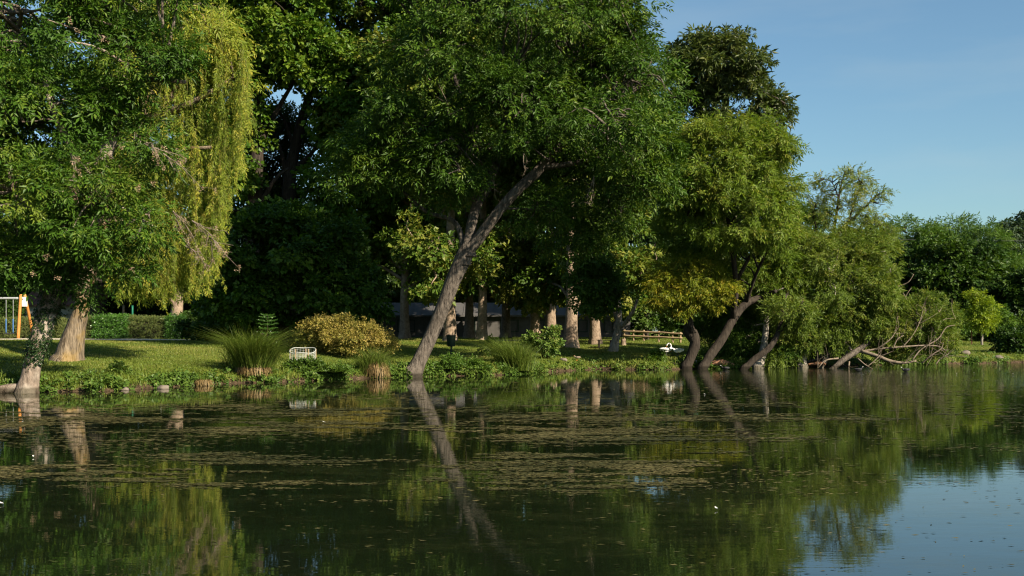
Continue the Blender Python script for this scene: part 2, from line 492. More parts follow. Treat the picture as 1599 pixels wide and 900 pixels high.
def build_water():
    m, nt, out = newmat('pond_water')
    tc = N(nt, 'ShaderNodeNewGeometry')
    def noise(scale, sx, sy, det, rough=.6):
        mp = N(nt, 'ShaderNodeMapping'); mp.inputs['Scale'].default_value = (sx, sy, 1); nt.links.new(tc.outputs['Position'], mp.inputs[0])
        n = N(nt, 'ShaderNodeTexNoise', Scale=scale, Detail=det, Roughness=rough); nt.links.new(mp.outputs[0], n.inputs[0]); return n
    sp = N(nt, 'ShaderNodeSeparateXYZ'); nt.links.new(tc.outputs['Position'], sp.inputs[0])
    # broad patches of calm and ruffled water
    big = noise(.07, .6, 1, 3); rip = noise(3.2, .55, 1.4, 3); fine = noise(13, .5, 1.3, 2)
    sw = noise(.45, .35, 1, 2)
    def mr(src, a, b, c=0, d=1):
        r = N(nt, 'ShaderNodeMapRange'); nt.links.new(src, r.inputs[0])
        for k, v in zip((1, 2, 3, 4), (a, b, c, d)): r.inputs[k].default_value = v
        return r.outputs[0]
    def math(op, a, b):
        n = N(nt, 'ShaderNodeMath', operation=op)
        for k, v in enumerate((a, b)):
            if isinstance(v, (int, float)): n.inputs[k].default_value = v
            else: nt.links.new(v, n.inputs[k])
        return n.outputs[0]
    # the wind reaches the open right-hand end of the pond
    wind = math('MULTIPLY', mr(sp.outputs['X'], 6, 24), mr(sp.outputs['Y'], 24, 44))
    ruff = math('ADD', math('MULTIPLY', mr(big.outputs[0], .45, .7), .35), math('MULTIPLY', wind, WIND))
    h = math('ADD', math('MULTIPLY', rip.outputs[0], math('ADD', ruff, .22)), math('MULTIPLY', fine.outputs[0], math('MULTIPLY', ruff, .3)))
    h = math('ADD', h, math('MULTIPLY', sw.outputs[0], .5))
    b = N(nt, 'ShaderNodeBump', Strength=1.0, Distance=RIPPLE); nt.links.new(h, b.inputs['Height'])
    p = N(nt, 'ShaderNodeBsdfPrincipled', Roughness=.02, IOR=1.65)
    p.inputs['Base Color'].default_value = (.006, .010, .004, 1)
    nt.links.new(b.outputs[0], p.inputs['Normal'])
    # dusty film of fine scum that gathers in mats
    mat1 = noise(.11, .5, 1, 5, .62); mat2 = noise(1.3, .45, 1.5, 6, .7); dust = noise(16, .5, 1.2, 3)
    band = mr(sp.outputs['Y'], 9, 16); band2 = mr(sp.outputs['Y'], 40, 55, 1, .45)
    k = math('ADD', math('MULTIPLY', mat1.outputs[0], 1.25), math('MULTIPLY', mat2.outputs[0], .75))
    k = math('ADD', k, math('MULTIPLY', dust.outputs[0], .5))
    fm = math('MULTIPLY', mr(k, 1.24, 1.66, 0, FILM), math('MULTIPLY', band2, 1.0))
    d = N(nt, 'ShaderNodeBsdfPrincipled', Roughness=.9); d.inputs['Specular IOR Level'].default_value = .1
    cr = ramp(nt, dust.outputs[0], [(.3, (.022, .03, .007)), (.6, (.055, .06, .016)), (.75, (.11, .1, .04))])
    nt.links.new(cr.outputs[0], d.inputs['Base Color'])
    mx = N(nt, 'ShaderNodeMixShader'); nt.links.new(fm, mx.inputs[0]); nt.links.new(p.outputs[0], mx.inputs[1]); nt.links.new(d.outputs[0], mx.inputs[2])
    nt.links.new(mx.outputs[0], out.inputs[0])
    V = np.array([[-140, -2, 0], [140, -2, 0], [140, 90, 0], [-140, 90, 0]], float)
    structure(mesh_obj('pond_water', V, [], [np.array([[0, 1, 2, 3]])], m))


WIND, RIPPLE, FILM = 5.0, .0028, .22
build_ground(); build_water()

# the pale gravel path in front of the hedge
mb = MB()
xs = np.linspace(-32, -19.5, 60)
yy = 70.5 + .25 * np.sin(xs * .4)
wv = 1.6 + .2 * fbm(np.stack([xs * .8, xs * 0], -1), 3)
V = []
for x, y, w in zip(xs, yy, wv):
    for s in (-1, 0, 1): V.append([x, y + s * w, float(ground(x, y + s * w)) + .07 - .03 * abs(s)])
i = np.arange(59) * 3
mb.add(np.array(V), [np.concatenate([np.stack([i, i + 3, i + 4, i + 1], 1), np.stack([i + 1, i + 4, i + 5, i + 2], 1)])])
structure(mb.build('path', plain('pale_gravel', (.5, .44, .34), .95, .2, 12)))

# ================================================================== STUFF: grass, pond weed
def blade_obj(name, p, h, w, lean, mat, tint, root=None, bend=.5):
    """one bent two-part blade per point"""
    n = len(p); a = rng.uniform(0, 2 * np.pi, n); dx = np.stack([np.cos(a), np.sin(a), 0 * a], 1)
    sd = np.stack([-dx[:, 1], dx[:, 0], 0 * a], 1) * (w / 2)[:, None]
    l = lean[:, None] if lean.ndim == 1 else lean
    if lean.ndim == 1: dirv = dx * l
    else: dirv = lean
    mid = p + dirv * h[:, None] * .4 + np.array([0, 0, 1.]) * (h * .62)[:, None]
    tip = p + dirv * h[:, None] * (1 + bend) + np.array([0, 0, 1.]) * (h * (1 - .35 * bend * np.linalg.norm(dirv, axis=1)))[:, None]
    V = np.stack([p - sd, p + sd, mid + sd * .75, mid - sd * .75, tip], 1).reshape(-1, 3)
    k = np.arange(n) * 5
    f4 = np.stack([k, k + 1, k + 2, k + 3], 1); f3 = np.stack([k + 3, k + 2, k + 4], 1)
    if root is not None: V = V - np.array(root.location)
    return mesh_obj(name, V, [f3], [f4], mat, root, False, None, np.concatenate([tint, tint]))


def grass():
    P0 = []; H = []; T = []
    n = 330000
    y = 37 + (rng.random(n) ** 1.25) * 56; x = (rng.uniform(-60, 1660, n) - 800) / F * y
    s = y - shoreY(x)
    near = np.exp(-np.maximum(s, 0) / 1.6)
    keep = (s > .12) & (s < 42) & ~((np.abs(y - 70.5) < 1.9) & (x < -19.4))
    x, y, s, near = x[keep], y[keep], s[keep], near[keep]
    q = np.stack([x, y], -1); c = fbm(q * .6, 3)
    h = (.045 + .05 * c + .34 * near * fbm(q * 1.7 + 5, 2)) * rng.uniform(.6, 1.5, len(x))
    w = .012 + .02 * rng.random(len(x)) + .012 * near
    t = .1 + 1.25 * (fbm(q * .35 + 40, 4) - .22) + rng.normal(0, .13, len(x))
    p = np.stack([x, y, ground(x, y) - .01], -1)
    o = blade_obj('grass', p, h, w, rng.uniform(.1, .8, len(x)), M['grass'], t); o['kind'] = 'stuff'
    # low leafy weeds that hang over the edge of the bank
    n = 17000
    x = rng.uniform(-20, 36, n); sy = shoreY(x); s = np.abs(rng.normal(.0, .5, n)) - .04
    y = sy + s; q = np.stack([x, y], -1)
    keep = rng.random(n) < np.clip((fbm(q * .8 + 9, 3) - .44) * 6, .05, 1)
    keep &= ~((x > 5.2) & (x < 9.0) & (rng.random(n) < .5))
    x, y, s = x[keep], y[keep], s[keep]; q = np.stack([x, y], -1)
    z = ground(x, y) + rng.random(len(x)) * (.12 + .28 * fbm(q * 1.1 + 3, 2))
    d = rdir(len(x)); d[:, 1] -= .4; d[:, 2] = d[:, 2] * .4 - .1
    Q, t = sprays(np.stack([x, y, z], -1), d, np.array([0, -.4, 1.]) + rng.normal(0, .4, (len(x), 3)), rng.uniform(.14, .34, len(x)), T_BROAD,
                  .15 + .8 * (fbm(q * .5 + 70, 3) - .15))
    o = leaf_obj('bank_weeds', Q, t, M['bank'], None); o['kind'] = 'stuff'
    # dry seed heads standing in the uncut strip
    n = 420
    x = rng.uniform(-14.5, -9, n); y = 53 + rng.normal(0, .7, n) + .12 * x
    p = np.stack([x, y, ground(x, y)], -1)
    o = blade_obj('grass_seed_heads', p, rng.uniform(.16, .34, n), np.full(n, .018), rng.uniform(0, .25, n), M['sedge'], .5 + rng.random(n) * .5, bend=.1); o['kind'] = 'stuff'


grass()


def pond_weed():
    n = 1200000
    u = rng.random(n); y = 1 / (1 / 8.0 + u * (1 / 62 - 1 / 8.0))          # denser close by, as the eye sees it
    x = (rng.uniform(-80, 1680, n) - 800) / F * y
    q = np.stack([x * .55, y], -1)
    a = fbm(q * .11 + 3.1, 4); b = fbm(q * .62 + 9.7, 3); c = fbm(np.stack([x * .7, y * 2.6], -1) * 1.5, 3)
    band = np.interp(y, [8, 12, 16, 26, 34, 48, 62], [.02, .05, .12, .14, .08, .0, -.04])
    band = band + np.where((x > 2.6) & (y < 17), -.12, 0)
    k = a * .5 + b * .36 + c * .42 + band - .86
    keep = (rng.random(n) < np.clip(k * 5, 0, .8)) & (y < shoreY(x) - .2)
    keep |= (rng.random(n) < .0012) & (y < shoreY(x) - .3)
    keep |= (rng.random(n) < np.clip((b * .6 + c * .5 - .48) * .4, 0, .05) * np.interp(y, [13, 20, 44, 58], [0, 1, 1, .3])) & (y < shoreY(x) - .3)
    x, y = x[keep], y[keep]; m = len(x)
    L = rng.uniform(.02, .09, m) * np.interp(y, [8, 16, 30], [.35, .75, 1.6]); W = L * rng.uniform(.12, .4, m)
    ang = rng.normal(0, .4, m)
    dx = np.stack([np.cos(ang), np.sin(ang)], -1); dy = np.stack([-dx[:, 1], dx[:, 0]], -1)
    c0 = np.stack([x, y], -1); z = rng.uniform(.004, .012, m)
    Q = []
    for sx, sy in ((-1, -.2), (-.1, -1), (1, .1), (.2, 1)):
        jx = sx + rng.normal(0, .15, m); jy = sy + rng.normal(0, .15, m)
        xy = c0 + dx * (jx * L)[:, None] + dy * (jy * W)[:, None]
        Q.append(np.concatenate([xy, (z + rng.normal(0, .0025, m).clip(-.003, .02))[:, None]], 1))
    Q = np.stack(Q, 1)
    t = .1 + .9 * (fbm(np.stack([x, y], -1) * .3 + 50, 3) - .15) + rng.normal(0, .18, m)
    o = leaf_obj('pond_weed', Q, t, M['weedm'], None); o['kind'] = 'stuff'
    print('weed flecks', m)


pond_weed()
# white feathers drifting on the water
for k, (fx, fy) in enumerate([(52, 715), (1, 789), (506, 661), (1495, 584), (1522, 583), (1537, 584), (1583, 585), (1101, 617), (1119, 797)]):
    d = EYE * F / (fy - HOR); c = P(fx, fy, d)
    s = .028 + .02 * rng.random()
    V = []
    for i in range(9):
        t = i / 8; w = s * .45 * math.sin(math.pi * min(1, t * 1.05 + .02)) + .002
        for e, lift in ((-1, .012), (0, .0), (1, .012)): V.append(c + np.array([(t - .5) * 2 * s, e * w, .012 + lift + .02 * t * t]))
    i = np.arange(8) * 3
    mb = MB().add(np.array(V), [np.concatenate([np.stack([i, i + 3, i + 4, i + 1], 1), np.stack([i + 1, i + 4, i + 5, i + 2], 1)])])
    o = mb.build('feather', M['feather'], None, True, c); o.rotation_euler[2] = rng.uniform(0, 3)
    tag(o, 'small white feather floating loose on the pond surface', 'feather', 'white feathers floating on the pond')

# ================================================================== TREES
B = blob
# --- left ash with ivy
t = tree('ash_tree', 'leaning ash with ivy up its trunk, standing in the water at far left',
     [[(42, 614, 37.6, 31), (51, 570, 37.7, 25), (62, 532, 37.8, 28), (73, 490, 38, 30), (90, 440, 38, 28), (120, 350, 38, 22), (158, 260, 38, 21), (182, 185, 38, 18), (190, 130, 38, 13)]],
     [[(182, 185, 38, 18), (215, 140, 38, 12), (228, 124, 37.8, 10), (290, 128, 37.6, 6)], [(175, 205, 38, 16), (195, 120, 37.5, 10), (203, 85, 37.5, 6)],
      [(110, 400, 38, 20), (60, 340, 37, 12), (20, 300, 36.5, 7)], [(150, 285, 38, 18), (90, 190, 38, 10), (60, 90, 38, 7)]],
     [B(20, 20, 190, 140, 38, 3.6), B(190, -20, 150, 90, 38, 3), B(50, 190, 170, 110, 37.5, 3.6), B(30, 330, 150, 100, 37.5, 3.4), B(150, 320, 75, 100, 37, 2.6),
      B(30, 418, 120, 38, 37.5, 2.6), B(130, 405, 75, 50, 37.5, 2), B(230, 90, 75, 60, 37.5, 2), B(-190, 240, 160, 240, 38, 3.4), B(215, 340, 40, 45, 37.2, 1.2), B(225, 230, 50, 50, 37.6, 1.4), B(55, 195, 85, 65, 40.5, 2)],
     M['ash'], M['b_ash'], 760, .62, 27, T_PIN, .46, droop=.35, flat=.5, tmean=.42, tvar=.2, inner=.45)
# ivy on the trunk
def ivy_on(root, path, n, mat, size=.17, thick=.16):
    pts = np.array([P(a, b, d) for a, b, d, w in path]); rad = np.array([w / 2 / F * d for a, b, d, w in path])
    u = rng.random(n) ** .75 * (len(pts) - 1); i = u.astype(int).clip(0, len(pts) - 2); f = (u - i)[:, None]
    c = pts[i] * (1 - f) + pts[i + 1] * f; r = rad[i] * (1 - f[:, 0]) + rad[i + 1] * f[:, 0]
    a = rng.uniform(0, 2 * np.pi, n); o = np.stack([np.cos(a), np.sin(a), 0 * a], -1)
    p = c + o * (r + thick * rng.random(n) ** 1.5 * (.4 + 1.2 * fbm(c * .9 + o, 2)))[:, None]
    x = o * .4 + rng.normal(0, .4, (n, 3)) + np.array([0, 0, -.5])
    Q, t = sprays(p, x, o + np.array([0, 0, .4]), size * rng.uniform(.7, 1.3, n), T_BROAD, .4 + rng.normal(0, .15, n))
    return leaf_obj('ivy', Q, t, mat, root)
ivy_on(t, [(49, 580, 37.7, 20), (56, 552, 37.7, 25), (62, 532, 37.8, 29), (73, 490, 38, 31), (90, 440, 38, 29), (106, 395, 38, 26)], 1500, M['ivy'], .13, .06)
def dead_twigs(root, starts, name='dead_branch', L=.9, n=3):
    seeds = []
    for (px, py, d, ax, az) in starts:
        a = P(px, py, d); mb = MB()
        for k in range(n):
            v = nrm(np.array([ax + rng.normal(0, .35), rng.normal(0, .5), az + rng.normal(0, .3)])); l = L * rng.uniform(.6, 1.9)
            q = [a]
            for i in range(4):
                v = nrm(v + rng.normal(0, .22, 3) + np.array([0, 0, -.12])); q.append(q[-1] + v * l / 4)
            mb.tube(q, [.02, .016, .012, .009, .004], 5, .1, 3, False); seeds.append(q[-1])
            for i in range(1, 5):
                for e in range(2):
                    w = nrm(v + rng.normal(0, .8, 3)); b = q[i]; e2 = b + w * l * rng.uniform(.12, .4); m = (b + e2) / 2 + rng.normal(0, .04, 3)
                    mb.tube([b, m, e2], [.009, .007, .003], 3, 0, 2, False)
                    if rng.random() < .5: seeds.append(e2)
        mb.build(name, M['dead'], root)
    return np.array(seeds)
sd = dead_twigs(t, [(110, 240, 35.6, .3, -.8), (330, 372, 36.2, .8, -.5), (270, 330, 36, .8, -.4), (300, 345, 36, .9, -.3), (225, 225, 36, 1, .0), (255, 240, 36, .9, -.3), (290, 385, 36.4, 1, -.4)])
sel = sd[rng.random(len(sd)) < .5]; sel = np.concatenate([sel, np.array([P(a, b, 35.4) for a, b in [(72, 398), (190, 228), (170, 238), (205, 420), (52, 425), (92, 432), (215, 292), (160, 60), (120, 45), (110, 30), (238, 285), (183, 340)]])])
sp = np.repeat(sel, 7, 0) + rng.normal(0, .05, (len(sel) * 7, 3))
Q, tt = sprays(sp, np.array([0, 0, -1.]) + rng.normal(0, .35, sp.shape), np.array([0, -1., .2]) + rng.normal(0, .5, sp.shape), rng.uniform(.1, .2, len(sp)), T_SMALL[:3], rng.uniform(.2, .9, len(sp)))
leaf_obj('seed_bunches', Q, tt, M['keys'], t)

# --- weeping willow
def weeping(t, specs, name='hanging_strands'):
    Q = []; T = []; mb = MB()
    for (px, py, d, L, dens) in specs:
        a = P(px, py, d) + rng.normal(0, [.0, 0, .0], 3)
        n = max(4, int(L * dens)); u = np.sort(rng.random(n))
        sway = rng.normal(0, .1, 2); amp = rng.uniform(.02, .08); ph = rng.uniform(0, 6)
        x = a[0] + sway[0] * u * u * L + amp * np.sin(ph + u * L * 2.2); y = a[1] + sway[1] * u * u * L
        z = a[2] - u * L
        p = np.stack([x, y, z], -1)
        dv = np.stack([rng.normal(0, .38, n), rng.normal(0, .38, n), np.full(n, -1.)], -1)
        no = np.stack([rng.normal(.2, .6, n), rng.normal(-.9, .4, n), np.full(n, .3)], -1)
        q, tt = sprays(p, dv, no, rng.uniform(.2, .4, n), T_STRAND, np.full(n, .45 + rng.normal(0, .3)))
        Q.append(q); T.append(tt)
        mb.tube([a, [x[n // 2], y[n // 2], z[n // 2]], [x[-1], y[-1], z[-1]]], [.006, .005, .003], 3, 0, 3, False)
    leaf_obj(name, np.concatenate(Q), np.concatenate(T), M['weep'], t)
    mb.build('hanging_twigs', M['green_twig'], t)
BOT = ([175, 190, 230, 260, 300, 322, 335, 352, 366, 378, 392], [440, 472, 470, 476, 468, 455, 430, 350, 320, 250, 150])
TOP = ([175, 230, 290, 340, 370, 392], [120, 60, 20, 5, 40, 120])
w = tree('weeping_willow', 'weeping willow with yellow-green hanging strands and a thick furrowed trunk, behind the ivy-clad ash',
     [[(107, 567, 45, 48), (111, 545, 45, 38), (119, 510, 45, 29), (126, 485, 45, 25), (132, 450, 45, 24), (152, 380, 45.3, 23), (200, 250, 46, 20), (240, 130, 46, 20), (262, 60, 46, 12)]],
     [[(200, 250, 46, 18), (270, 150, 46, 12), (330, 70, 46, 7)], [(222, 190, 46, 16), (300, 160, 45, 9), (365, 120, 45.5, 5)], [(240, 130, 46, 14), (250, 60, 47, 8), (250, 10, 47.5, 5)],
      [(180, 300, 45.7, 14), (260, 240, 44.5, 8), (330, 230, 44, 5)]],
     [B(270, 35, 100, 60, 46.5, 3), B(340, 70, 45, 55, 46, 2.2), B(230, 120, 60, 60, 46.5, 3), B(370, 120, 22, 35, 46, 1.2)],
     M['weep'], M['b_will'], 150, .55, 22, T_NARROW, .5, droop=.9, auto=False, rough=.22, sides=20, twigs=.9)
specs = []
while len(specs) < 900:
    px = rng.uniform(176, 393); bo = np.interp(px, *BOT) - 20 + rng.normal(0, 12); to = np.interp(px, *TOP)
    if vnoise(np.array([[px * .05, 3.3, 0]]))[0] < .36 and rng.random() < .75: continue
    d = 46 + rng.uniform(-2.6, 2.8)
    if rng.random() < .45: e = bo
    else: e = rng.uniform(min(to + 60, bo - 5), bo)
    L = rng.uniform(1., 3.6); py = e - L / d * F
    if py < to: py = to; L = (e - to) / F * d
    if L < .5: continue
    specs.append((px, py, d, L, 9))
for k in range(12): specs.append((rng.choice([215, 228, 252, 256, 262]) + rng.normal(0, 5), rng.uniform(380, 425), 44 + rng.normal(0, .4), rng.uniform(1.0, 1.7), 5))
weeping(w, specs)

# --- tree with a bare stump-like trunk over the hedge
tree('lopped_tree', 'dark tree whose short stout pale trunk shows just above the hedge end', [[(275, 531, 80, 24), (275, 505, 80, 20), (277, 476, 80, 17), (280, 440, 80, 14)]], [[(275, 480, 80, 8), (268, 470, 79.6, 5), (262, 462, 79.4, 3)]],
     [B(290, 400, 75, 60, 80.5, 2.6), B(240, 420, 60, 40, 81, 2.2)], M['dark'], M['b_plane'], 120, .8, 24, T_BROAD, .5)

# --- spreading dark maple
tree('spreading_maple', 'broad low maple with very dark shaded foliage, right of the weeping willow', [[(448, 546, 60, 26), (446, 500, 60, 22), (440, 460, 60, 18), (450, 420, 60, 12)]],
     [[(446, 490, 60, 14), (400, 440, 60, 9), (360, 400, 60, 5)], [(442, 470, 60, 14), (500, 430, 60, 9), (560, 410, 60, 5)]],
     [B(450, 395, 115, 70, 60, 3.6), B(385, 385, 65, 55, 60, 2.8), B(520, 400, 62, 48, 60, 3), B(460, 460, 125, 45, 60, 3.6), B(545, 455, 42, 55, 59.5, 2), B(380, 475, 60, 40, 60, 2.6), B(565, 495, 25, 30, 59, 1), B(430, 345, 60, 28, 60.5, 2)],
     M['maple'], M['b_dark'], 560, .72, 26, T_BROAD, .46, droop=.2, flat=.4, tmean=.4, back=.7, lump=.3)

# --- tall planes behind
tree('tall_plane_tree', 'tall plane tree with a dark bare trunk, its crown rising behind the weeping willow', [[(398, 540, 80, 30), (396, 400, 80, 26), (400, 250, 80, 22), (408, 90, 80, 14)]],
     [[(398, 300, 80, 14), (375, 230, 80, 8), (360, 170, 80, 5)], [(402, 230, 80, 12), (440, 160, 80, 7), (470, 110, 80, 4)], [(399, 330, 80, 10), (430, 280, 80, 6), (452, 262, 80, 3)]],
     [B(425, 40, 110, 90, 80, 5), B(365, 120, 60, 80, 80, 4), B(350, 10, 90, 80, 80, 5), B(470, 90, 60, 55, 79, 3), B(383, 240, 32, 75, 80, 2.5), B(330, 260, 50, 120, 82, 3)],
     M['tallp'], M['b_dark'], 560, .95, 26, T_BROAD, .6, tmean=.55)
tree('tall_plane_tree', 'tall plane tree with sky showing through its lower left branches, left of the leaning trunk', [[(462, 540, 83, 26), (458, 400, 83, 24), (452, 290, 83, 20), (474, 180, 83, 14), (520, 60, 83, 9)]],
     [[(452, 300, 83, 10), (440, 240, 83, 6), (425, 200, 83, 4)], [(455, 270, 83, 10), (490, 235, 83, 6), (500, 200, 83, 4)], [(462, 240, 83, 8), (445, 190, 83, 5), (430, 165, 83, 3)], [(454, 340, 83, 9), (480, 300, 83, 5), (492, 270, 83, 3)]],
     [B(560, 40, 130, 100, 82, 5), B(610, 150, 110, 110, 81, 5), B(545, 170, 55, 80, 81, 3.5), B(535, 290, 50, 60, 80, 3), B(690, 60, 100, 110, 83, 5), B(640, 300, 80, 70, 81, 4), B(555, 345, 60, 45, 82, 3), B(620, 370, 60, 45, 83, 3)],
     M['tallp'], M['b_dark'], 620, .95, 26, T_BROAD, .6, tmean=.5)
tree('tall_plane_tree', 'tall plane tree standing hidden behind the ivy-clad ash and weeping willow', [[(150, 540, 84, 30), (150, 400, 84, 26), (155, 200, 84, 20), (160, 60, 84, 10)]], [],
     [B(150, 60, 150, 110, 84, 5), B(60, 180, 130, 120, 84, 5), B(230, 200, 110, 120, 84, 5), B(140, 310, 150, 90, 84, 5), B(-60, 120, 120, 150, 84, 5), B(250, 40, 90, 90, 84, 5), B(20, 340, 120, 90, 85, 5)], M['tallp'], M['b_dark'], 560, 1.05, 26, T_BROAD, .65, tmean=.4)
# thin leaves in the sky gap belong to a slim lime further back
tree('slim_lime_tree', 'slim dark tree seen against the sky between the two tall planes', [[(436, 540, 90, 14), (438, 380, 90, 12), (446, 250, 90, 7), (448, 170, 90, 4)]],
     [], [B(440, 245, 52, 85, 90, 3), B(440, 345, 60, 45, 90, 3), B(455, 200, 40, 45, 88, 2), B(420, 280, 40, 50, 88, 2)], M['dark'], M['b_dark'], 420, .6, 11, T_BROAD, .42, lump=.4)

# --- the leaning tree in the middle
lt = tree('leaning_tree', 'big tree leaning out over the water on a long bare slanting trunk that forks',
     [[(644, 588, 50.6, 30), (656, 562, 50.8, 23), (672, 528, 51, 21), (689, 487, 51, 21.5), (707, 440, 51, 24), (724, 402, 51, 27), (735, 378, 51, 22)],
      [(724, 402, 51, 18), (748, 372, 50.8, 18), (775, 335, 50.5, 17), (805, 300, 50.2, 16), (845, 262, 50, 15), (895, 200, 49.8, 11), (930, 130, 49.8, 7)],
      [(731, 388, 51, 19), (737, 350, 51.2, 17), (745, 320, 51.4, 15), (765, 285, 51.6, 14), (785, 215, 52, 11), (790, 130, 52, 8), (800, 50, 52, 5)]],
     [[(722, 412, 51, 12), (722, 375, 51.2, 10), (708, 345, 51.5, 8), (665, 330, 51.8, 6), (620, 290, 52, 4)], [(745, 320, 51.4, 12), (700, 240, 52, 9), (650, 190, 52.5, 6), (600, 170, 53, 4)],
      [(845, 262, 50, 10), (920, 250, 49.5, 7), (985, 225, 49.5, 4)], [(765, 285, 51.6, 10), (720, 150, 53, 7), (690, 60, 53, 5)], [(895, 200, 49.8, 8), (960, 140, 49.5, 6), (1010, 110, 49.5, 4)]],
     [B(770, 40, 150, 110, 51, 5), B(890, 60, 120, 110, 51, 4.5), B(965, 150, 95, 95, 51, 4), B(700, 120, 110, 100, 51, 4.5), B(810, 170, 110, 80, 49.5, 3.5), B(920, 195, 110, 80, 52, 2.5), B(640, 210, 85, 80, 52, 4),
      B(600, 275, 85, 55, 52, 3), B(665, 285, 60, 45, 51, 2.5), B(915, 285, 85, 45, 53, 2), B(980, 235, 75, 60, 50, 3), B(800, -50, 170, 80, 51, 5), B(720, 240, 80, 50, 50, 2.6), B(950, 60, 70, 55, 51, 3), B(560, 225, 60, 50, 53, 2.5), B(850, 330, 60, 30, 51, 2), B(930, 205, 115, 70, 50.5, 2.5), B(990, 280, 60, 45, 50, 2.4), B(950, 185, 75, 55, 46.8, 1.6), B(885, 352, 48, 48, 54, 1.6), B(892, 325, 42, 60, 55.5, 1.6), B(945, 340, 60, 48, 54, 1.8)],
     M['lean'], M['b_lean'], 1050, .72, 26, T_PIN, .5, droop=.3, flat=.5, tmean=.45, tvar=.22, inner=.5, sides=18, rough=.1, auto=True, lump=.3)
sd = dead_twigs(lt, [(960, 230, 48.4, .6, -.6), (928, 275, 48.4, .1, -1), (818, 240, 47.5, .1, -1), (770, 282, 50, .1, -1), (700, 180, 48, .6, .2)], L=1.1, n=2)

# --- plane trees of the grove
def plane_proto(name, label, base, hb, rk, lift=0, front=3, extra=()):
    """a plane tree 24 m tall with a clear trunk of about hb metres"""
    reseed(label)
    bx, by, bz = base
    root = empty(name, base, label, 'tree', 'plane trees of the grove')
    mt = MB()
    pts = [(0, 0, -.3), (0, 0, .05), (.0, 0, .5), (.02, 0, 1.5), (.05, 0, 3.2), (0, .1, 6), (.15, .1, 11), (.1, 0, 17), (.2, 0, 22)]
    rad = [v * rk for v in (.68, .62, .5, .42, .38, .33, .26, .16, .05)]
    mt.tube(np.array(pts) + base, rad, 20, .12, 6)
    mt.build('trunk', M['b_plane'], root)
    axis = np.array(pts) + base
    bl = []
    for z, r in ((10.2, 3.0), (12.2, 4.6), (15, 5.2), (17.5, 4.6), (21.5, 3)):
        for k in range(3 if r > 3.2 else 1):
            a = rng.uniform(0, 6.28) if k else -1.57 + rng.normal(0, .4)
            bl.append(np.array([bx + math.cos(a) * r * .55, by + math.sin(a) * r * .55, bz + z + lift * (z < 14) + rng.normal(0, .5), r * .75, r * .75, 2.2]))
    for k in range(7):
        a = rng.uniform(-2.9, -1.75) if k < front else rng.uniform(.5, 2.4); r = rng.uniform(1.8, 3.8)
        bl.append(np.array([bx + math.cos(a) * r, by + math.sin(a) * r, bz + hb + rng.uniform(.2, 3.6), 1.6, 1.4, 1.2]))
    for e in extra: bl.append(np.array([bx + e[0], by + e[1], bz + e[2], e[3], e[4], e[5]]))
    mbr = MB(); paths = [axis]
    for b in bl:
        c = b[:3]; k = np.interp(c[2] - 1.2, axis[:, 2], np.arange(len(axis))); i = min(int(k), len(axis) - 2); a = axis[i] + (axis[i + 1] - axis[i]) * (k - i)
        ln = np.linalg.norm(c - a); mid = (a + c) / 2 + np.array([0, 0, .12 * ln])
        mbr.tube([a, mid, c], [.14, .09, .03], 7, .1, 4); paths.append(np.array([a, mid, c]))
    C, O = clumps(bl, 520, .5, .6, .3)
    branches(mbr, C, limb_points(paths), None, .5)
    mbr.build('branches', M['b_plane'], root)
    Q, tt = foliage(C, O, .85, 25, T_BROAD, .56, .3, .5, .5, .24)
    leaf_obj('crown', Q, tt, M['plane'], root)
    return root
pA = plane_proto('plane_tree', 'plane tree with lit flaring trunk partly behind the leaning trunk, above the bin', G(703, 73.5), 3.1, .82, 0)
pB = plane_proto('plane_tree', 'plane tree with a sunlit straight slim trunk just right of the leaning trunk', G(753, 76), 3.5, .72, .6)
pC = plane_proto('plane_tree', 'plane tree with the stoutest sunlit trunk, right of the leafy shrub', G(892, 71), 3.1, .85, 3.2, 0, [(1.0, -4.6, 5.4, .9, .7, 1.1), (1.0, -4.8, 7.2, .9, .7, 1.2), (.8, -4.8, 9.2, 1.1, .8, 1.2)])
dup(pA, G(930, 76), 2.2, .95, 'plane tree with a short lit trunk mostly hidden by leaves, beside the stoutest plane', .8)
dup(pB, G(733, 86), 1.3, 1.05, 'plane tree with a shaded dark trunk between two lit plane trunks')
dup(pC, G(836, 88), 4.0, 1.0, 'plane tree with a dark trunk before the grey roof, left of a wider one')
dup(pA, G(861, 84), 3.1, 1.05, 'plane tree with a shaded dark trunk close left of the stoutest sunlit plane')
dup(pB, G(632, 82), 5.0, 1.05, 'plane tree with a black shaded trunk left of the leaning trunk and yellow leaves above')
dup(pC, G(790, 92), 5.3, 1.0, 'plane tree with a dark trunk far back before the middle of the long grey roof')

# --- small forked tree on the lawn
tree('forked_tree', 'small forked tree with one long bare limb, on lawn left of rail fence', [[(958, 547, 67.5, 15), (965, 515, 67.5, 11), (967, 495, 67.5, 10), (965, 465, 67.5, 7), (960, 430, 67.5, 4)],
      [(966, 516, 67.5, 6), (980, 500, 67.2, 6), (990, 484, 67, 5), (996, 468, 67, 3)]], [[(966, 497, 67.5, 6), (958, 485, 67.5, 5), (950, 470, 67.5, 3)]],
     [B(938, 452, 38, 36, 66, 1.2), B(930, 408, 32, 30, 66, 1.2), B(922, 470, 28, 25, 66, 1.1), B(925, 440, 32, 32, 66, 1.2)], M['mid'], M['b_pale'], 130, .55, 20, T_BROAD, .36, tmean=.3)
tree('round_shrub_tree', 'dark leafy small tree behind the rail fence', [[(1010, 540, 84, 8), (1010, 500, 84, 7), (1012, 460, 84, 4)]], [], [B(1005, 480, 45, 38, 84, 2), B(1050, 450, 50, 60, 85, 2.4), B(1030, 410, 60, 50, 86, 2.6)], M['dark'], M['b_dark'], 150, .7, 24, T_BROAD, .45)

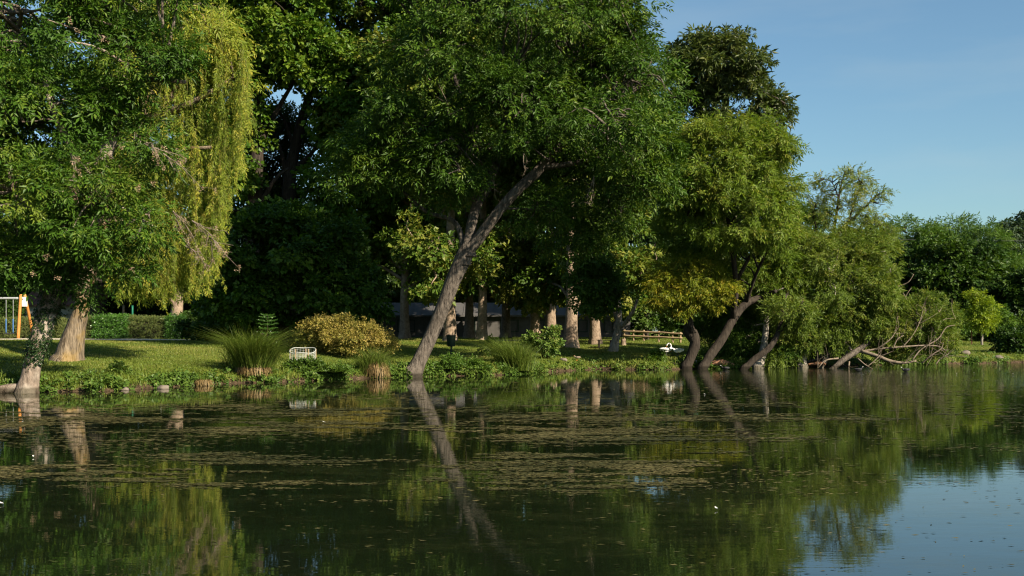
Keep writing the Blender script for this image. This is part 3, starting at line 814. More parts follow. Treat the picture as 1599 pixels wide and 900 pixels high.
# --- horse chestnut
tree('horse_chestnut', 'tall horse chestnut with dark olive crown against the sky', [[(1128, 540, 90, 30), (1128, 400, 90, 26), (1130, 250, 90, 18), (1135, 120, 90, 8)]], [[(1130, 230, 90, 9), (1180, 190, 90, 6), (1225, 165, 90, 3)]],
     [B(1120, 110, 72, 62, 90, 5), B(1155, 165, 62, 75, 90, 4.5), B(1085, 110, 45, 50, 90, 3.5), B(1205, 180, 32, 30, 90, 2), B(1135, 250, 95, 85, 90, 5), B(1195, 250, 40, 60, 90, 3), B(1060, 230, 60, 80, 92, 4), B(1120, 360, 110, 80, 92, 4), B(1050, 330, 80, 90, 92, 4), B(1078, 95, 44, 46, 90, 3.5), B(1222, 165, 20, 20, 89, 1.4), B(1150, 75, 30, 22, 90, 2)],
     M['chest'], M['b_dark'], 620, .85, 26, T_PALM, .75, droop=.3, flat=.5, tmean=.4, inner=.4)

# --- willows in the water on the right
tree('crooked_willow', 'small crooked willow with bright yellow-green tufts, beside the two white swans', [[(1072, 574, 61, 15.00), (1080, 555, 61, 14.25), (1086, 535, 61, 16.50), (1078, 518, 61, 21.00), (1076, 495, 61, 9.00), (1070, 465, 61, 6.00), (1068, 430, 61, 3.75)]],
     [[(1083, 520, 60.5, 3.00), (1074, 500, 60.3, 3.00), (1076, 480, 60.2, 2.62), (1086, 465, 60.2, 2.25)], [(1070, 465, 61, 3.75), (1050, 440, 60.5, 3.00), (1045, 420, 60.5, 2.25)], [(1076, 495, 61, 4.50), (1100, 470, 60.5, 3.00), (1115, 450, 60.5, 2.25)], [(1074, 505, 61, 3.75), (1040, 490, 60.5, 2.25), (1030, 470, 60.5, 1.50)]],
     [B(1040, 455, 28, 34, 59.3, 1.1), B(1065, 425, 40, 26, 59.6, 1.3), B(1105, 440, 38, 30, 59.3, 1.2), B(1112, 460, 25, 20, 59.3, .8), B(1060, 475, 22, 20, 59.3, .7)], M['ywill'], M['b_dark'], 150, .4, 22, T_NARROW, .42, droop=.5, tmean=.5, r0=.02)
tree('leaning_willow', 'tallest waterside willow, on a dark trunk slanting right out of the water', [[(1097, 577, 60.6, 13.68), (1110, 555, 60.8, 14.44), (1128, 530, 61, 13.68), (1145, 500, 61.2, 12.92), (1165, 475, 61.5, 12.16), (1195, 462, 62, 8.36), (1212, 455, 60.6, 5.32)]],
     [[(1145, 500, 61.2, 9.12), (1150, 440, 60, 8.36), (1140, 360, 58.8, 6.84), (1130, 270, 58, 4.56), (1125, 215, 58, 2.28)], [(1150, 440, 60, 6.08), (1185, 370, 58.8, 4.56), (1200, 290, 58, 3.04)], [(1165, 475, 61.5, 6.08), (1185, 420, 60, 4.56), (1215, 360, 58, 3.04)], [(1146, 400, 59.3, 5.32), (1095, 340, 58.8, 3.80), (1075, 300, 58.8, 2.28)]],
     [B(1120, 258, 80, 62, 58, 3), B(1215, 225, 24, 30, 58, 1.1), B(1082, 228, 32, 26, 58, 1.3), B(1222, 300, 22, 40, 58.4, 1.1), B(1060, 330, 30, 40, 59, 1.2), B(1052, 262, 30, 45, 59.5, 1.2), B(1185, 255, 50, 62, 58, 2.5), B(1085, 290, 55, 60, 58, 2.2), B(1145, 325, 90, 55, 58, 2.4), B(1192, 335, 45, 60, 58.5, 2.2), B(1085, 370, 60, 45, 63, 2), B(1140, 215, 60, 30, 58, 2.2), B(1212, 428, 36, 36, 62.5, 1.1), B(1155, 425, 38, 22, 62.8, 1.1), B(1160, 405, 75, 45, 62.5, 2)],
     M['will'], M['b_dark'], 820, .52, 21, T_NARROW, .48, droop=.5, flat=.55, tmean=.45, lump=.42)
tree('dark_slanting_willow', 'willow on a thin dark trunk slanting right in front of the pale trunk', [[(1161, 578, 60, 10.80), (1178, 562, 60, 10.08), (1200, 545, 60, 9.36), (1215, 522, 60.2, 7.92), (1222, 490, 60.5, 6.48), (1232, 450, 62, 4.32), (1238, 410, 63, 2.88)]],
     [[(1215, 522, 60.2, 4.32), (1240, 495, 60, 2.88), (1255, 470, 60, 2.16)]],
     [B(1215, 440, 50, 50, 63.5, 1.8), B(1245, 400, 40, 45, 63.8, 1.8), B(1190, 450, 45, 35, 63.5, 1.6), B(1235, 490, 35, 30, 60.4, 1.2), B(1220, 375, 40, 35, 64, 1.8)], M['willg'], M['b_dark'], 260, .5, 24, T_NARROW, .46, droop=.2, tmean=.35, tvar=.2)
tree('pale_trunk_willow', 'willow with an upright pale mottled trunk among the slanting dark trunks', [[(1184, 573, 62.5, 19.20), (1192, 550, 62.5, 12.80), (1196, 520, 62.5, 9.60), (1197, 490, 62.5, 8.80), (1192, 460, 62.6, 7.20), (1188, 430, 63, 4.80)]], [[(1192, 466, 62.6, 4.00), (1175, 445, 62, 3.20), (1168, 440, 62, 1.60)], [(1193, 462, 62, 4.00), (1212, 455, 61.5, 2.40), (1224, 450, 61.3, 1.60)]],
     [B(1165, 500, 38, 40, 64.6, 1.1), B(1130, 520, 38, 35, 67, 1.2), B(1170, 540, 45, 22, 64, 1.3), B(1120, 470, 30, 30, 67, 1.2), B(1215, 540, 25, 20, 63.5, .9)], M['mid'], M['b_pale'], 240, .5, 24, T_NARROW, .42, tmean=.35)
tree('bushy_willow', 'wide bushy olive willow spreading down to the water, left of the bare fallen branches', [[(1253, 571, 63.5, 15), (1254, 560, 63.5, 12), (1266, 530, 64, 10), (1285, 490, 64.3, 9), (1300, 450, 64.5, 7), (1310, 410, 64.5, 4)],
      [(1283, 573, 63.5, 7), (1300, 545, 63.8, 8), (1325, 520, 64, 7), (1350, 490, 64, 5), (1370, 460, 64, 3)]],
     [[(1266, 530, 64, 7), (1250, 490, 64, 5), (1248, 450, 64, 3)], [(1300, 450, 64.5, 5), (1345, 430, 64, 4), (1400, 440, 63.5, 2.5)]],
     [B(1300, 440, 85, 72, 64, 3), B(1345, 455, 52, 60, 63.6, 2.2), B(1252, 440, 42, 62, 63.5, 2), B(1290, 510, 72, 40, 63.8, 2), B(1368, 405, 32, 50, 64.5, 1.8), B(1245, 515, 35, 42, 63, 1.2), B(1345, 508, 45, 26, 63.6, 1.2), B(1310, 395, 55, 35, 65, 2), B(1215, 555, 25, 14, 62.8, .7)],
     M['willg'], M['b_pale'], 880, .46, 21, T_NARROW, .44, droop=.4, flat=.6, tmean=.42, tvar=.2, lump=.45)
tree('airy_willow', 'airy sparse willow whose branches show against the sky above the bushy willow', [[(1272, 570, 66, 12), (1276, 480, 66, 10), (1284, 410, 66, 9), (1296, 382, 66, 7), (1318, 355, 66, 6), (1340, 335, 66, 4), (1360, 315, 66, 2.5)]],
     [[(1300, 378, 66, 5), (1306, 340, 66, 4), (1312, 300, 66, 3), (1318, 275, 66, 1.6)], [(1284, 410, 66, 5), (1276, 360, 66, 3.5), (1268, 325, 66, 2)], [(1318, 355, 66, 4), (1350, 360, 66, 3), (1375, 350, 66, 2)], [(1311, 310, 66, 2), (1300, 285, 66, 1.5), (1288, 280, 66, 1)], [(1324, 350, 66, 3), (1338, 310, 66, 2), (1345, 285, 66, 1.2)]],
     [B(1318, 290, 52, 28, 66, 1.8), B(1360, 318, 32, 32, 66, 1.4), B(1275, 335, 26, 30, 66, 1.2), B(1310, 335, 45, 28, 66, 1.5), B(1365, 370, 38, 28, 66, 1.6), B(1262, 375, 22, 25, 66, 1)],
     M['willg'], M['b_dark'], 230, .4, 9, T_NARROW, .4, tmean=.45, auto=False, twigs=1., r0=.022, lump=.35)

# --- the fallen willow: bare limbs arching over the water
reseed('fallen')
base = P(1302, 574, 63)
fw = empty('fallen_willow', base, 'fallen dead willow whose bare grey branches arch over the water', 'fallen tree')
mt = MB()
def tb(path, mbx, sides=7): 
    mbx.tube([P(a, b, d) for a, b, d, w in path], [w * .38 / F * d for a, b, d, w in path], sides, .15, 5)
tb([(1288, 584, 62, 7), (1300, 577, 62.3, 10), (1318, 562, 62.6, 12), (1338, 549, 63, 13), (1356, 536, 63.4, 11), (1372, 527, 63.6, 8)], mt, 10)
tb([(1258, 566, 64, 5), (1300, 555, 63.6, 9), (1330, 550, 63.2, 10), (1345, 545, 63, 8)], mt, 10)
mt.build('trunk', M['b_lean'], fw)
mb = MB()
L = [[(1352, 537, 63.3, 6), (1353, 510, 63, 4), (1352, 500, 63, 4), (1358, 482, 63, 2.5)], [(1356, 528, 63.4, 6), (1380, 521, 63.2, 4), (1405, 520, 63, 3), (1412, 517, 63, 1.5)],
     [(1345, 548, 63, 8), (1370, 556, 62.6, 7), (1390, 564, 62.4, 7), (1412, 567, 62.2, 5), (1432, 564, 62, 3)], [(1340, 550, 63, 5), (1375, 545, 62.8, 4), (1410, 542, 62.5, 4), (1440, 540, 62.5, 3), (1466, 541, 62.5, 2), (1478, 548, 62.5, 1.5)],
     [(1425, 563, 62, 3), (1440, 545, 62, 3), (1465, 530, 62, 2.5), (1478, 512, 62, 2), (1492, 508, 62, 1.4)], [(1440, 568, 62, 3), (1455, 555, 61.8, 2.6), (1470, 545, 61.8, 2), (1474, 535, 61.8, 1.2)], [(1462, 569, 61.6, 2.5), (1470, 560, 61.6, 2.2), (1480, 556, 61.6, 1.2)],
     [(1327, 565, 62.4, 4), (1326, 575, 62.2, 3), (1328, 582, 62, 2.5)], [(1340, 560, 62.5, 3), (1352, 570, 62, 2.5), (1366, 578, 62, 2)], [(1352, 575, 62, 2), (1365, 565, 62, 2.5), (1375, 555, 62, 2)], [(1330, 547, 63, 5), (1318, 530, 63, 3.5), (1312, 515, 63, 2)], [(1310, 560, 62.7, 4), (1290, 563, 62.6, 3), (1278, 575, 62.4, 2)],
     [(1365, 548, 62.8, 3), (1385, 535, 62.5, 3), (1398, 520, 62.5, 2), (1402, 495, 62.6, 1.5)], [(1410, 542, 62.5, 3), (1425, 525, 62.4, 2.4), (1436, 505, 62.4, 2), (1442, 485, 62.5, 1.2)], [(1395, 545, 62.5, 3), (1402, 530, 62.4, 2.5), (1412, 524, 62.4, 1.5)], [(1450, 540, 62.5, 2), (1462, 520, 62.5, 1.8), (1474, 500, 62.5, 1.2), (1490, 498, 62.5, .9)],
     [(1332, 512, 63, 3), (1345, 506, 62.9, 3), (1354, 502, 62.9, 2)], [(1355, 511, 62.9, 2.4), (1375, 512, 62.7, 2), (1390, 513, 62.6, 1.4)], [(1388, 450, 64, 3), (1408, 446, 63.8, 3), (1420, 440, 63.6, 2), (1428, 428, 63.5, 1.2)], [(1400, 470, 63.6, 2), (1408, 455, 63.5, 2), (1418, 470, 63.4, 1.4)], [(1405, 480, 63.5, 2), (1418, 458, 63.4, 1.6), (1424, 450, 63.4, 1)]]
for p in L: tb(p, mb, 6)
for k in range(85):
    p = L[rng.integers(len(L) - 4)]; q = p[rng.integers(1, len(p))]; a = P(*q[:3]) + rng.normal(0, .05, 3)
    e = a + nrm(np.array([rng.normal(.35, .5), rng.normal(-.1, .35), rng.normal(.45, .5)])) * rng.uniform(.4, 1.5); e[2] = max(e[2], .06)
    mb.tube([a, (a + e) / 2 + rng.normal(0, .08, 3), e], [.015, .011, .005], 4, 0, 3, False)
mb.build('bare_branches', M['dead'], fw)
bl = [B(1430, 505, 55, 40, 64, 1.8), B(1395, 505, 45, 40, 64, 1.5), B(1465, 515, 32, 34, 64, 1.2), B(1400, 540, 40, 20, 64, 1.2), B(1450, 535, 40, 20, 64.5, 1.2)]
C, O = clumps(bl, 420, .2, 1, .3); Q, tt = foliage(C, O, .42, 21, T_NARROW, .38, .1, .6, .5, .2); leaf_obj('sparse_leaves', Q, tt, M['willg'], fw)
mb = MB(); branches(mb, C, np.array([P(1400, 545, 63.5), P(1430, 540, 63.5), P(1455, 540, 63.5), P(1380, 540, 63.6)]), None, .9, .016); mb.build('thin_stems', M['dead'], fw)

# --- right background
tree('round_chestnut', 'rounded dark green dense tree beyond the fallen willow, in front of paler trees', [[(1480, 545, 100, 24), (1480, 480, 100, 20), (1480, 420, 100, 12)]], [], [B(1480, 430, 82, 52, 100, 5), B(1430, 455, 50, 45, 99, 3), B(1535, 450, 45, 45, 100, 3.5), B(1480, 480, 85, 40, 99.5, 4)],
     M['dark'], M['b_dark'], 420, 1.0, 26, T_BROAD, .62, inner=.55)
tree('pale_ash', 'light green feathery tree furthest left behind the rounded dark tree', [[(1430, 540, 135, 14), (1430, 420, 135, 10), (1430, 370, 135, 5)]], [], [B(1425, 375, 42, 38, 135, 4), B(1400, 395, 30, 40, 135, 3), B(1450, 400, 50, 40, 134, 4)], M['mid'], M['b_dark'], 150, 1.1, 24, T_PIN, .85)
tree('pale_ash', 'light green feathery tree rising in the middle behind the rounded dark tree', [[(1490, 540, 140, 14), (1490, 420, 140, 10), (1490, 370, 140, 5)]], [], [B(1485, 372, 45, 32, 140, 4), B(1525, 385, 42, 40, 138, 4), B(1500, 420, 60, 40, 138, 4)], M['mid'], M['b_dark'], 160, 1.1, 24, T_PIN, .85)
tree('pale_ash', 'light green feathery tree sloping down to the right behind the rounded dark tree', [[(1560, 540, 130, 12), (1560, 450, 130, 9), (1555, 410, 130, 4)]], [], [B(1560, 425, 35, 40, 130, 3.4), B(1580, 450, 25, 40, 128, 3)], M['mid'], M['b_dark'], 110, 1., 22, T_PIN, .8)
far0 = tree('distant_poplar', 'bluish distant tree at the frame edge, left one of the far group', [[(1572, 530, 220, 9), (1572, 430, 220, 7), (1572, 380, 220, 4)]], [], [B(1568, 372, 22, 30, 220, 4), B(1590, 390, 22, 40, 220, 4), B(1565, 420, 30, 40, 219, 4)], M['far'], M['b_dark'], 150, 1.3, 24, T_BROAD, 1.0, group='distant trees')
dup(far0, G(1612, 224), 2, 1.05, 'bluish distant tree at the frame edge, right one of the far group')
tree('dark_evergreen', 'near black narrow evergreen at the right frame edge under the distant trees', [[(1592, 552, 95, 8), (1592, 480, 95, 6), (1592, 430, 95, 3)]], [], [B(1592, 450, 20, 35, 95, 1.8), B(1600, 490, 28, 40, 95, 2)], M['dark'], M['b_dark'], 110, .7, 24, T_BROAD, .5)
# yellow-green young tree with its stake
tree('golden_robinia', 'young bright lime-yellow tree on the right lawn', [[(1534, 546, 84, 4.2), (1534, 520, 84, 3.6), (1531, 490, 84, 3), (1528, 460, 84, 1.6)]], [[(1533, 510, 84, 2), (1545, 490, 84, 1.4)], [(1532, 500, 84, 2), (1520, 490, 84, 1.2)], [(1530, 480, 84, 2), (1540, 465, 84, 1.2)]],
     [B(1526, 462, 12, 16, 84, .7), B(1536, 476, 17, 12, 84, .8), B(1528, 488, 17, 13, 84, .9), B(1540, 492, 15, 12, 84, .7), B(1526, 502, 17, 9, 84, .7), B(1538, 508, 12, 9, 84, .6), B(1519, 504, 8, 7, 84, .4)], M['lime'], M['b_pale'], 85, .36, 26, T_SMALL, .36, auto=False, tmean=.5)
s0 = G(1518, 84.4); mb = MB(); mb.tube([s0 + [0, 0, -.2], s0 + [0, 0, .9], s0 + [.01, 0, 1.15]], [.05, .048, .04], 10, .06)
tag(mb.build('tree_stake', M['b_red'], None, True, s0), 'short brown wooden stake on the right lawn beside the lime-yellow tree', 'stake')

# --- the dark belt behind lawn and grove
def belt(name, label, px, d, w, h, leaf, n=260, group='dark trees behind the park'):
    g = G(px, d); s = F / d
    yb = HOR + (EYE - g[2]) * s; top = yb - h * s
    return tree(name, label, [[(px, yb, d, .45 * s), (px + 2, (yb + top) / 2, d, .35 * s), (px, top + 1.5 * s, d, .12 * s)]], [],
        [B(px, yb - h * .68, w * s, h * .36 * s, d, w), B(px - w * .5 * s, yb - h * .4 * s, w * .7 * s, h * .36 * s, d, w * .8), B(px + w * .5 * s, yb - h * .38 * s, w * .7 * s, h * .36 * s, d, w * .8), B(px, yb - h * .75 * s, w * .85 * s, h * .28 * s, d, w * .8), B(px, yb - h * .2 * s, w * s, h * .2 * s, d, w * .8)],
        leaf, M['b_dark'], n, 1.0, 24, T_BROAD, .62, group=group)
b1 = belt('broadleaf_tree', 'dark broadleaf tree behind the swing frame at the left frame edge', 40, 104, 5, 16, M['dark'])
b2 = belt('broadleaf_tree', 'dark broadleaf tree behind the hedge, below the ivy-clad ash', 170, 100, 5, 13, M['dark'])
for k, (px, d, sc, src, lab) in enumerate([(330, 100, 1.0, b1, 'dark broadleaf tree behind the lopped trunk at the hedge end'), (520, 112, .95, b2, 'dark broadleaf tree behind the spreading maple'), (1000, 112, 1.0, b2, 'dark broadleaf tree behind the forked tree and rail fence'),
        (1120, 108, 1.0, b1, 'dark broadleaf tree behind the horse chestnut'), (1240, 106, .95, b2, 'dark broadleaf tree behind the pale trunk willow'), (-90, 100, 1.1, b2, 'dark broadleaf tree beyond the left end of the swing frame'),
        (600, 118, 1.15, b1, 'dark broadleaf tree behind the left end of the long grey roof'), (760, 122, 1.2, b2, 'dark broadleaf tree behind the middle of the long grey roof'), (900, 120, 1.2, b1, 'dark broadleaf tree behind the right end of the long grey roof'), (1340, 112, .8, b2, 'dark broadleaf tree behind the bushy willow'),
        (650, 114, 1.0, b2, 'dark broadleaf tree behind the plane left of the leaning trunk'), (705, 117, 1.1, b1, 'dark broadleaf tree behind the plane trunk above the bin'), (830, 116, 1.05, b2, 'dark broadleaf tree behind the plane trunks beside the leafy shrub'), (450, 110, .95, b1, 'dark broadleaf tree straight behind the fir sapling'), (250, 106, 1.0, b1, 'dark broadleaf tree behind the green pole over the hedge'), (95, 110, 1.2, b2, 'dark broadleaf tree behind the furrowed willow trunk')]):
    dup(src, G(px, d), k * 1.1, sc, lab, sc * (1.65 if 560 < px < 960 else 1.4 if px < 0 else 1))

# ================================================================== SHRUBS, HEDGES, BANK PLANTS
def bush(name, label, blobs, leaf, n, rc, per, tmpl, size, base, cat='shrub', group=None, stems=10, bark=None, **kw):
    reseed(label)
    r = empty(name, base, label, cat, group)
    C, O = clumps(blobs, n, kw.pop('inner', .3), .8, kw.pop('lump', .25)); g = ground(C[:, 0], C[:, 1]); C[:, 2] = np.maximum(C[:, 2], g + .06)
    Q, t = foliage(C, O, rc, per, tmpl, size, **kw); Q[:, :, 2] = np.maximum(Q[:, :, 2], base[2] - .12)
    leaf_obj('foliage', Q, t, leaf, r)
    mb = MB(); sel = rng.permutation(len(C))[:max(stems, 6)]
    for i in sel:
        a = np.array(base) + rng.normal(0, .12, 3) * [1, 1, 0] - [0, 0, .1]; mb.tube([a, (a + C[i]) / 2 + rng.normal(0, .1, 3), C[i]], [.04, .028, .012], 5, 0, 3, False)
    mb.build('stems', bark or M['b_dark'], r)
    return r
bush('golden_shrub', 'rounded shrub with yellow-brown blossom-like foliage, in front of the dark maple', [B(560, 528, 42, 26, 54, 1.5), B(592, 532, 26, 22, 54, 1.1), B(530, 522, 36, 26, 54.5, 1.3), B(495, 525, 26, 28, 55, 1.1), B(515, 508, 30, 14, 54.5, .9)], M['gold'], 300, .34, 26, T_SMALL, .28, G(552, 54.3), stems=20, upn=.5, tmean=.5)
bush('leafy_shrub', 'light leafy shrub with open twigs behind the widest sedge', [B(855, 535, 18, 20, 59.5, .7), B(838, 528, 20, 10, 59.5, .6), B(862, 520, 12, 7, 59.5, .4), B(768, 545, 14, 14, 58, .5)], M['bank'], 60, .26, 16, T_BROAD, .26, G(852, 59.5))
bush('bramble', 'dark bramble mound with pale flowers, below the white mesh ring at the water edge', [B(486, 578, 26, 15, 47.6, .6), B(465, 582, 20, 10, 47.2, .5), B(512, 582, 24, 10, 47.8, .5)], M['dark'], 110, .2, 20, T_BROAD, .22, G(486, 47.9), tmean=.7)
bush('nettle_patch', 'dark green nettle clump at the water edge right of the leaning trunk', [B(706, 572, 24, 18, 52.4, .7), B(680, 578, 18, 12, 52, .5), B(735, 577, 22, 12, 52.6, .6)], M['mid'], 120, .22, 20, T_SMALL, .26, G(706, 53.0), tmean=.35)
bush('swan_side_shrub', 'small dark leafy shrub left of the swans', [B(1028, 560, 13, 12, 61.8, .5), B(1020, 566, 12, 8, 61.6, .4)], M['mid'], 50, .2, 18, T_BROAD, .2, G(1026, 62.2))
bush('waterside_shrub', 'low green shrub between the slanting willow trunks', [B(1110, 552, 22, 14, 64.5, .9), B(1150, 556, 26, 14, 65, .9), B(1180, 548, 20, 16, 65.5, .8)], M['bank'], 110, .28, 18, T_SMALL, .28, G(1140, 64.8))
bush('bank_shrub', 'dark low shrub on the bank behind the tips of the fallen branches', [B(1480, 553, 22, 13, 73.5, .8), B(1450, 553, 30, 13, 73, .8), B(1425, 555, 18, 10, 72, .6)], M['dark'], 100, .3, 18, T_BROAD, .3, G(1462, 73.6), tmean=.6)
bush('corner_shrub', 'dark rounded shrub at the right frame edge by the water', [B(1590, 538, 28, 26, 76, 1.2), B(1620, 530, 30, 34, 76, 1.4)], M['dark'], 120, .38, 20, T_BROAD, .36, G(1598, 76.2))
bush('laurel_bank', 'dark green laurel thicket behind the lime-yellow tree', [B(1500, 520, 28, 26, 92, 1.6), B(1530, 522, 30, 24, 92, 1.6), B(1562, 518, 30, 28, 92, 1.6), B(1600, 515, 30, 28, 92, 1.6)], M['dark'], 200, .6, 22, T_BROAD, .42, G(1545, 92), tmean=.75)
bush('light_shrub', 'pale green rounded shrub above the laurel thicket right of the lime-yellow tree', [B(1562, 500, 22, 20, 90.5, 1.2), B(1500, 505, 14, 18, 90.5, 1)], M['mid'], 70, .5, 20, T_BROAD, .4, G(1560, 90.5))
bush('dock_plant', 'broad leaved green dock plant on the left bank below the mown lawn', [B(186, 577, 9, 7, 40.5, .2)], M['bank'], 22, .12, 12, T_BROAD, .22, G(186, 40.5), cat='plant', stems=6)
bush('shade_shrub', 'black shaded shrub at the foot of the spreading maple, right of the hedge', [B(320, 515, 30, 18, 68, 1.2), B(350, 520, 40, 20, 66, 1.2)], M['dark'], 100, .45, 20, T_BROAD, .36, G(330, 67.5))

def hedge(name, label, px0, px1, d, h, leaf, size, tm=.5, wd=1.1, per=330):
    a = G(px0, d); b = G(px1, d); base = (a + b) / 2; L = b[0] - a[0]
    r = empty(name, base, label, 'hedge', None)
    nb = MB(); z0 = base[2] - .25
    nb.box([base[0], d, z0 + (h + .05) / 2], [L - .25, wd - .4, h - .1]); nb.build('twig_shade_core', M['b_dark'], r, False)  # solid box in twig colour, its dark stands in for shade inside the hedge
    n = int(per * L * (h + wd)); u = rng.random(n); x = a[0] + rng.random(n) * L
    side = u < h / (h + wd)
    lump = fbm(np.stack([x * .9, u * 4], -1), 3) - .5
    y = np.where(side, d - wd / 2 + rng.normal(0, .05, n) - .25 * lump, d + rng.uniform(-.5, .5, n) * wd)
    z = np.where(side, z0 + .25 + rng.random(n) * h, z0 + .22 + h + rng.normal(0, .05, n) + .3 * lump)
    ends = rng.random(n) < .12; x = np.where(ends, np.where(rng.random(n) < .5, a[0], b[0]) + rng.normal(0, .05, n), x); y = np.where(ends, d + rng.uniform(-.5, .5, n) * wd, y); z = np.where(ends, z0 + .2 + rng.random(n) * h, z)
    o = np.where(side[:, None], np.array([0, -1., .25]), np.array([0, -.15, 1.]))
    Q, t = sprays(np.stack([x, y, z], -1), o * .4 + rng.normal(0, .6, (n, 3)), o + rng.normal(0, .45, (n, 3)), size * rng.uniform(.7, 1.3, n), T_SMALL, tm + 1.2 * lump * .5 + rng.normal(0, .1, n))
    leaf_obj('foliage', Q, t, leaf, r); return r
hedge('hedge', 'long grey-green clipped hedge behind the pale path, right section', 203, 266, 74.2, 1.35, M['hedge'], .2)
hedge('hedge', 'grey-green clipped hedge section between furrowed trunk and glossy laurel', 118, 152, 74.2, 1.32, M['hedge'], .2)
hedge('laurel_hedge', 'bright glossy laurel section in the middle of the hedge', 150, 204, 74.0, 1.35, M['laurel'], .28)
hedge('laurel_hedge', 'short bright laurel section ending the hedge below the lopped trunk', 264, 287, 74.0, 1.36, M['laurel'], .28)
hedge('hedge', 'grey-green hedge section behind the orange swing post', -140, 100, 80, 1.35, M['hedge'], .2)
hedge('dark_hedge', 'tall dark unclipped hedge behind the swing chains at the left frame edge', -220, 33, 86, 3.4, M['dark'], .4, per=140)
hedge('dark_hedge', 'shaded dark hedge to the right of the hedge end', 287, 352, 79, 1.7, M['dark'], .3)

# sedges
def sedge(label, px, py, d, h, spread, n, straw=True, ns=1100):
    b = P(px, py, d); b[2] = float(max(ground(b[0], d), .02)) - .03
    reseed(label)
    r = empty('sedge_tussock', b, label, 'sedge', 'sedge tussocks along the bank')
    p = b + np.stack([rng.normal(0, spread * .32, n), rng.normal(0, spread * .25, n), np.zeros(n) + (.22 * h if straw else 0)], -1)
    tu = rng.integers(0, 7, n); tc_ = rng.normal(0, 1, (7, 3)) * [spread * .33, spread * .28, 0]; p = b + (p - b) * [.45, .45, 1] + tc_[tu]; tl = rng.uniform(.6, 1.1, 7)[tu]; bias = (rng.normal(0, .22, (7, 3)) * [1, 1, 0])[tu]
    off = (p - b) / spread; a = rng.uniform(0, 6.283, n)
    ln = np.stack([np.cos(a), np.sin(a), 0 * a], -1) * rng.uniform(.05, .75, n)[:, None] + off * [.9, .9, 0] + bias
    blade_obj('green_blades', p, h * tl * rng.uniform(.45, 1.12, n), rng.uniform(.012, .026, n), ln, M['sedge'], .35 + rng.normal(0, .22, n), r, .35)
    if straw:
        m = int(ns * 2.2); a = rng.uniform(0, 6.283, m)
        top = b + np.stack([np.cos(a) * spread * .4, np.sin(a) * spread * .35, (.22 + .42 * rng.random(m)) * h], -1)
        out = np.stack([np.cos(a), np.sin(a), 0 * a], -1)
        w = rng.uniform(.004, .011, m)[:, None]; sd = np.stack([-np.sin(a), np.cos(a), 0 * a], -1) * w
        e = top + out * (spread * rng.uniform(.15, .45, m))[:, None]; e[:, 2] = b[2] + rng.random(m) ** 1.3 * .42 * h; e[:, :2] += rng.normal(0, .06, (m, 2))
        mid = (top + e) / 2 + out * .1 * spread; mid[:, 2] += .05
        V = np.stack([top - sd, top + sd, mid + sd, mid - sd, e + sd * .5, e - sd * .5], 1).reshape(-1, 3) - np.array(r.location); k = np.arange(m) * 6
        mesh_obj('straw_skirt', V, [], [np.stack([k, k + 1, k + 2, k + 3], 1), np.stack([k + 3, k + 2, k + 4, k + 5], 1)], M['straw'], r, False, None, np.tile(rng.random(m), 2))
    return r
sedge('large sedge tussock with a thick skirt of dry straw, left of the white mesh ring', 396, 597, 45.4, 1.6, .85, 2600)
sedge('upright sedge with a few yellow leaves, in front of the golden shrub', 588, 589, 49.5, 1.15, .8, 1500, True, 260)
sedge('widest sedge, bright green arching tussock right of the leaning trunk', 812, 585, 54.4, 1.65, 1.45, 3800, False)
sedge('small dead straw tussock at the foot of the left bank', 318, 604, 42.6, .38, .42, 60, True, 420)
sedge('thin sedge clump leaning left of the large straw-skirted sedge', 372, 590, 47.2, 1.0, .55, 500, False)

# young fir sapling behind the sedge
b = G(418, 50); r = empty('fir_sapling', b, 'young tiered conifer sapling standing behind the large sedge', 'sapling')
mb = MB(); mb.tube([b + [0, 0, -.1], b + [0, 0, 1.0], b + [0, 0, 2.05]], [.035, .025, .008], 7); mb.build('trunk', M['b_dark'], r)
pp = []; xx = []; ss = []
for z, l in ((.75, .42), (.98, .36), (1.18, .42), (1.38, .3), (1.55, .4), (1.72, .32), (1.86, .26), (1.97, .16)):
    for k in range(8):
        a = k * .785 + rng.uniform(-.3, .3); u = np.array([math.cos(a), math.sin(a), .22])
        for q in np.linspace(.15, .95, 5): pp.append(b + [0, 0, z] + u * l * q); xx.append(u); ss.append(.16)
pp = np.array(pp); xx = np.array(xx); Q, tt = sprays(pp, xx + rng.normal(0, .15, pp.shape), np.array([0, -.2, 1.]) + rng.normal(0, .3, pp.shape), np.array(ss), T_NARROW, .5 + rng.normal(0, .15, len(pp)))
leaf_obj('crown', Q, tt, M['laurel'], r)

# ================================================================== OBJECTS
WOOD = plain('orange_timber', (.48, .2, .05), .6, .25, 10)
PALEW = plain('weathered_rail', (.27, .195, .115), .8, .3, 9)
GREYM = plain('grey_steel', (.3, .31, .32), .5, .1, 8, .5)
WHITE = plain('white_paint', (.75, .75, .72), .6, .1, 5)
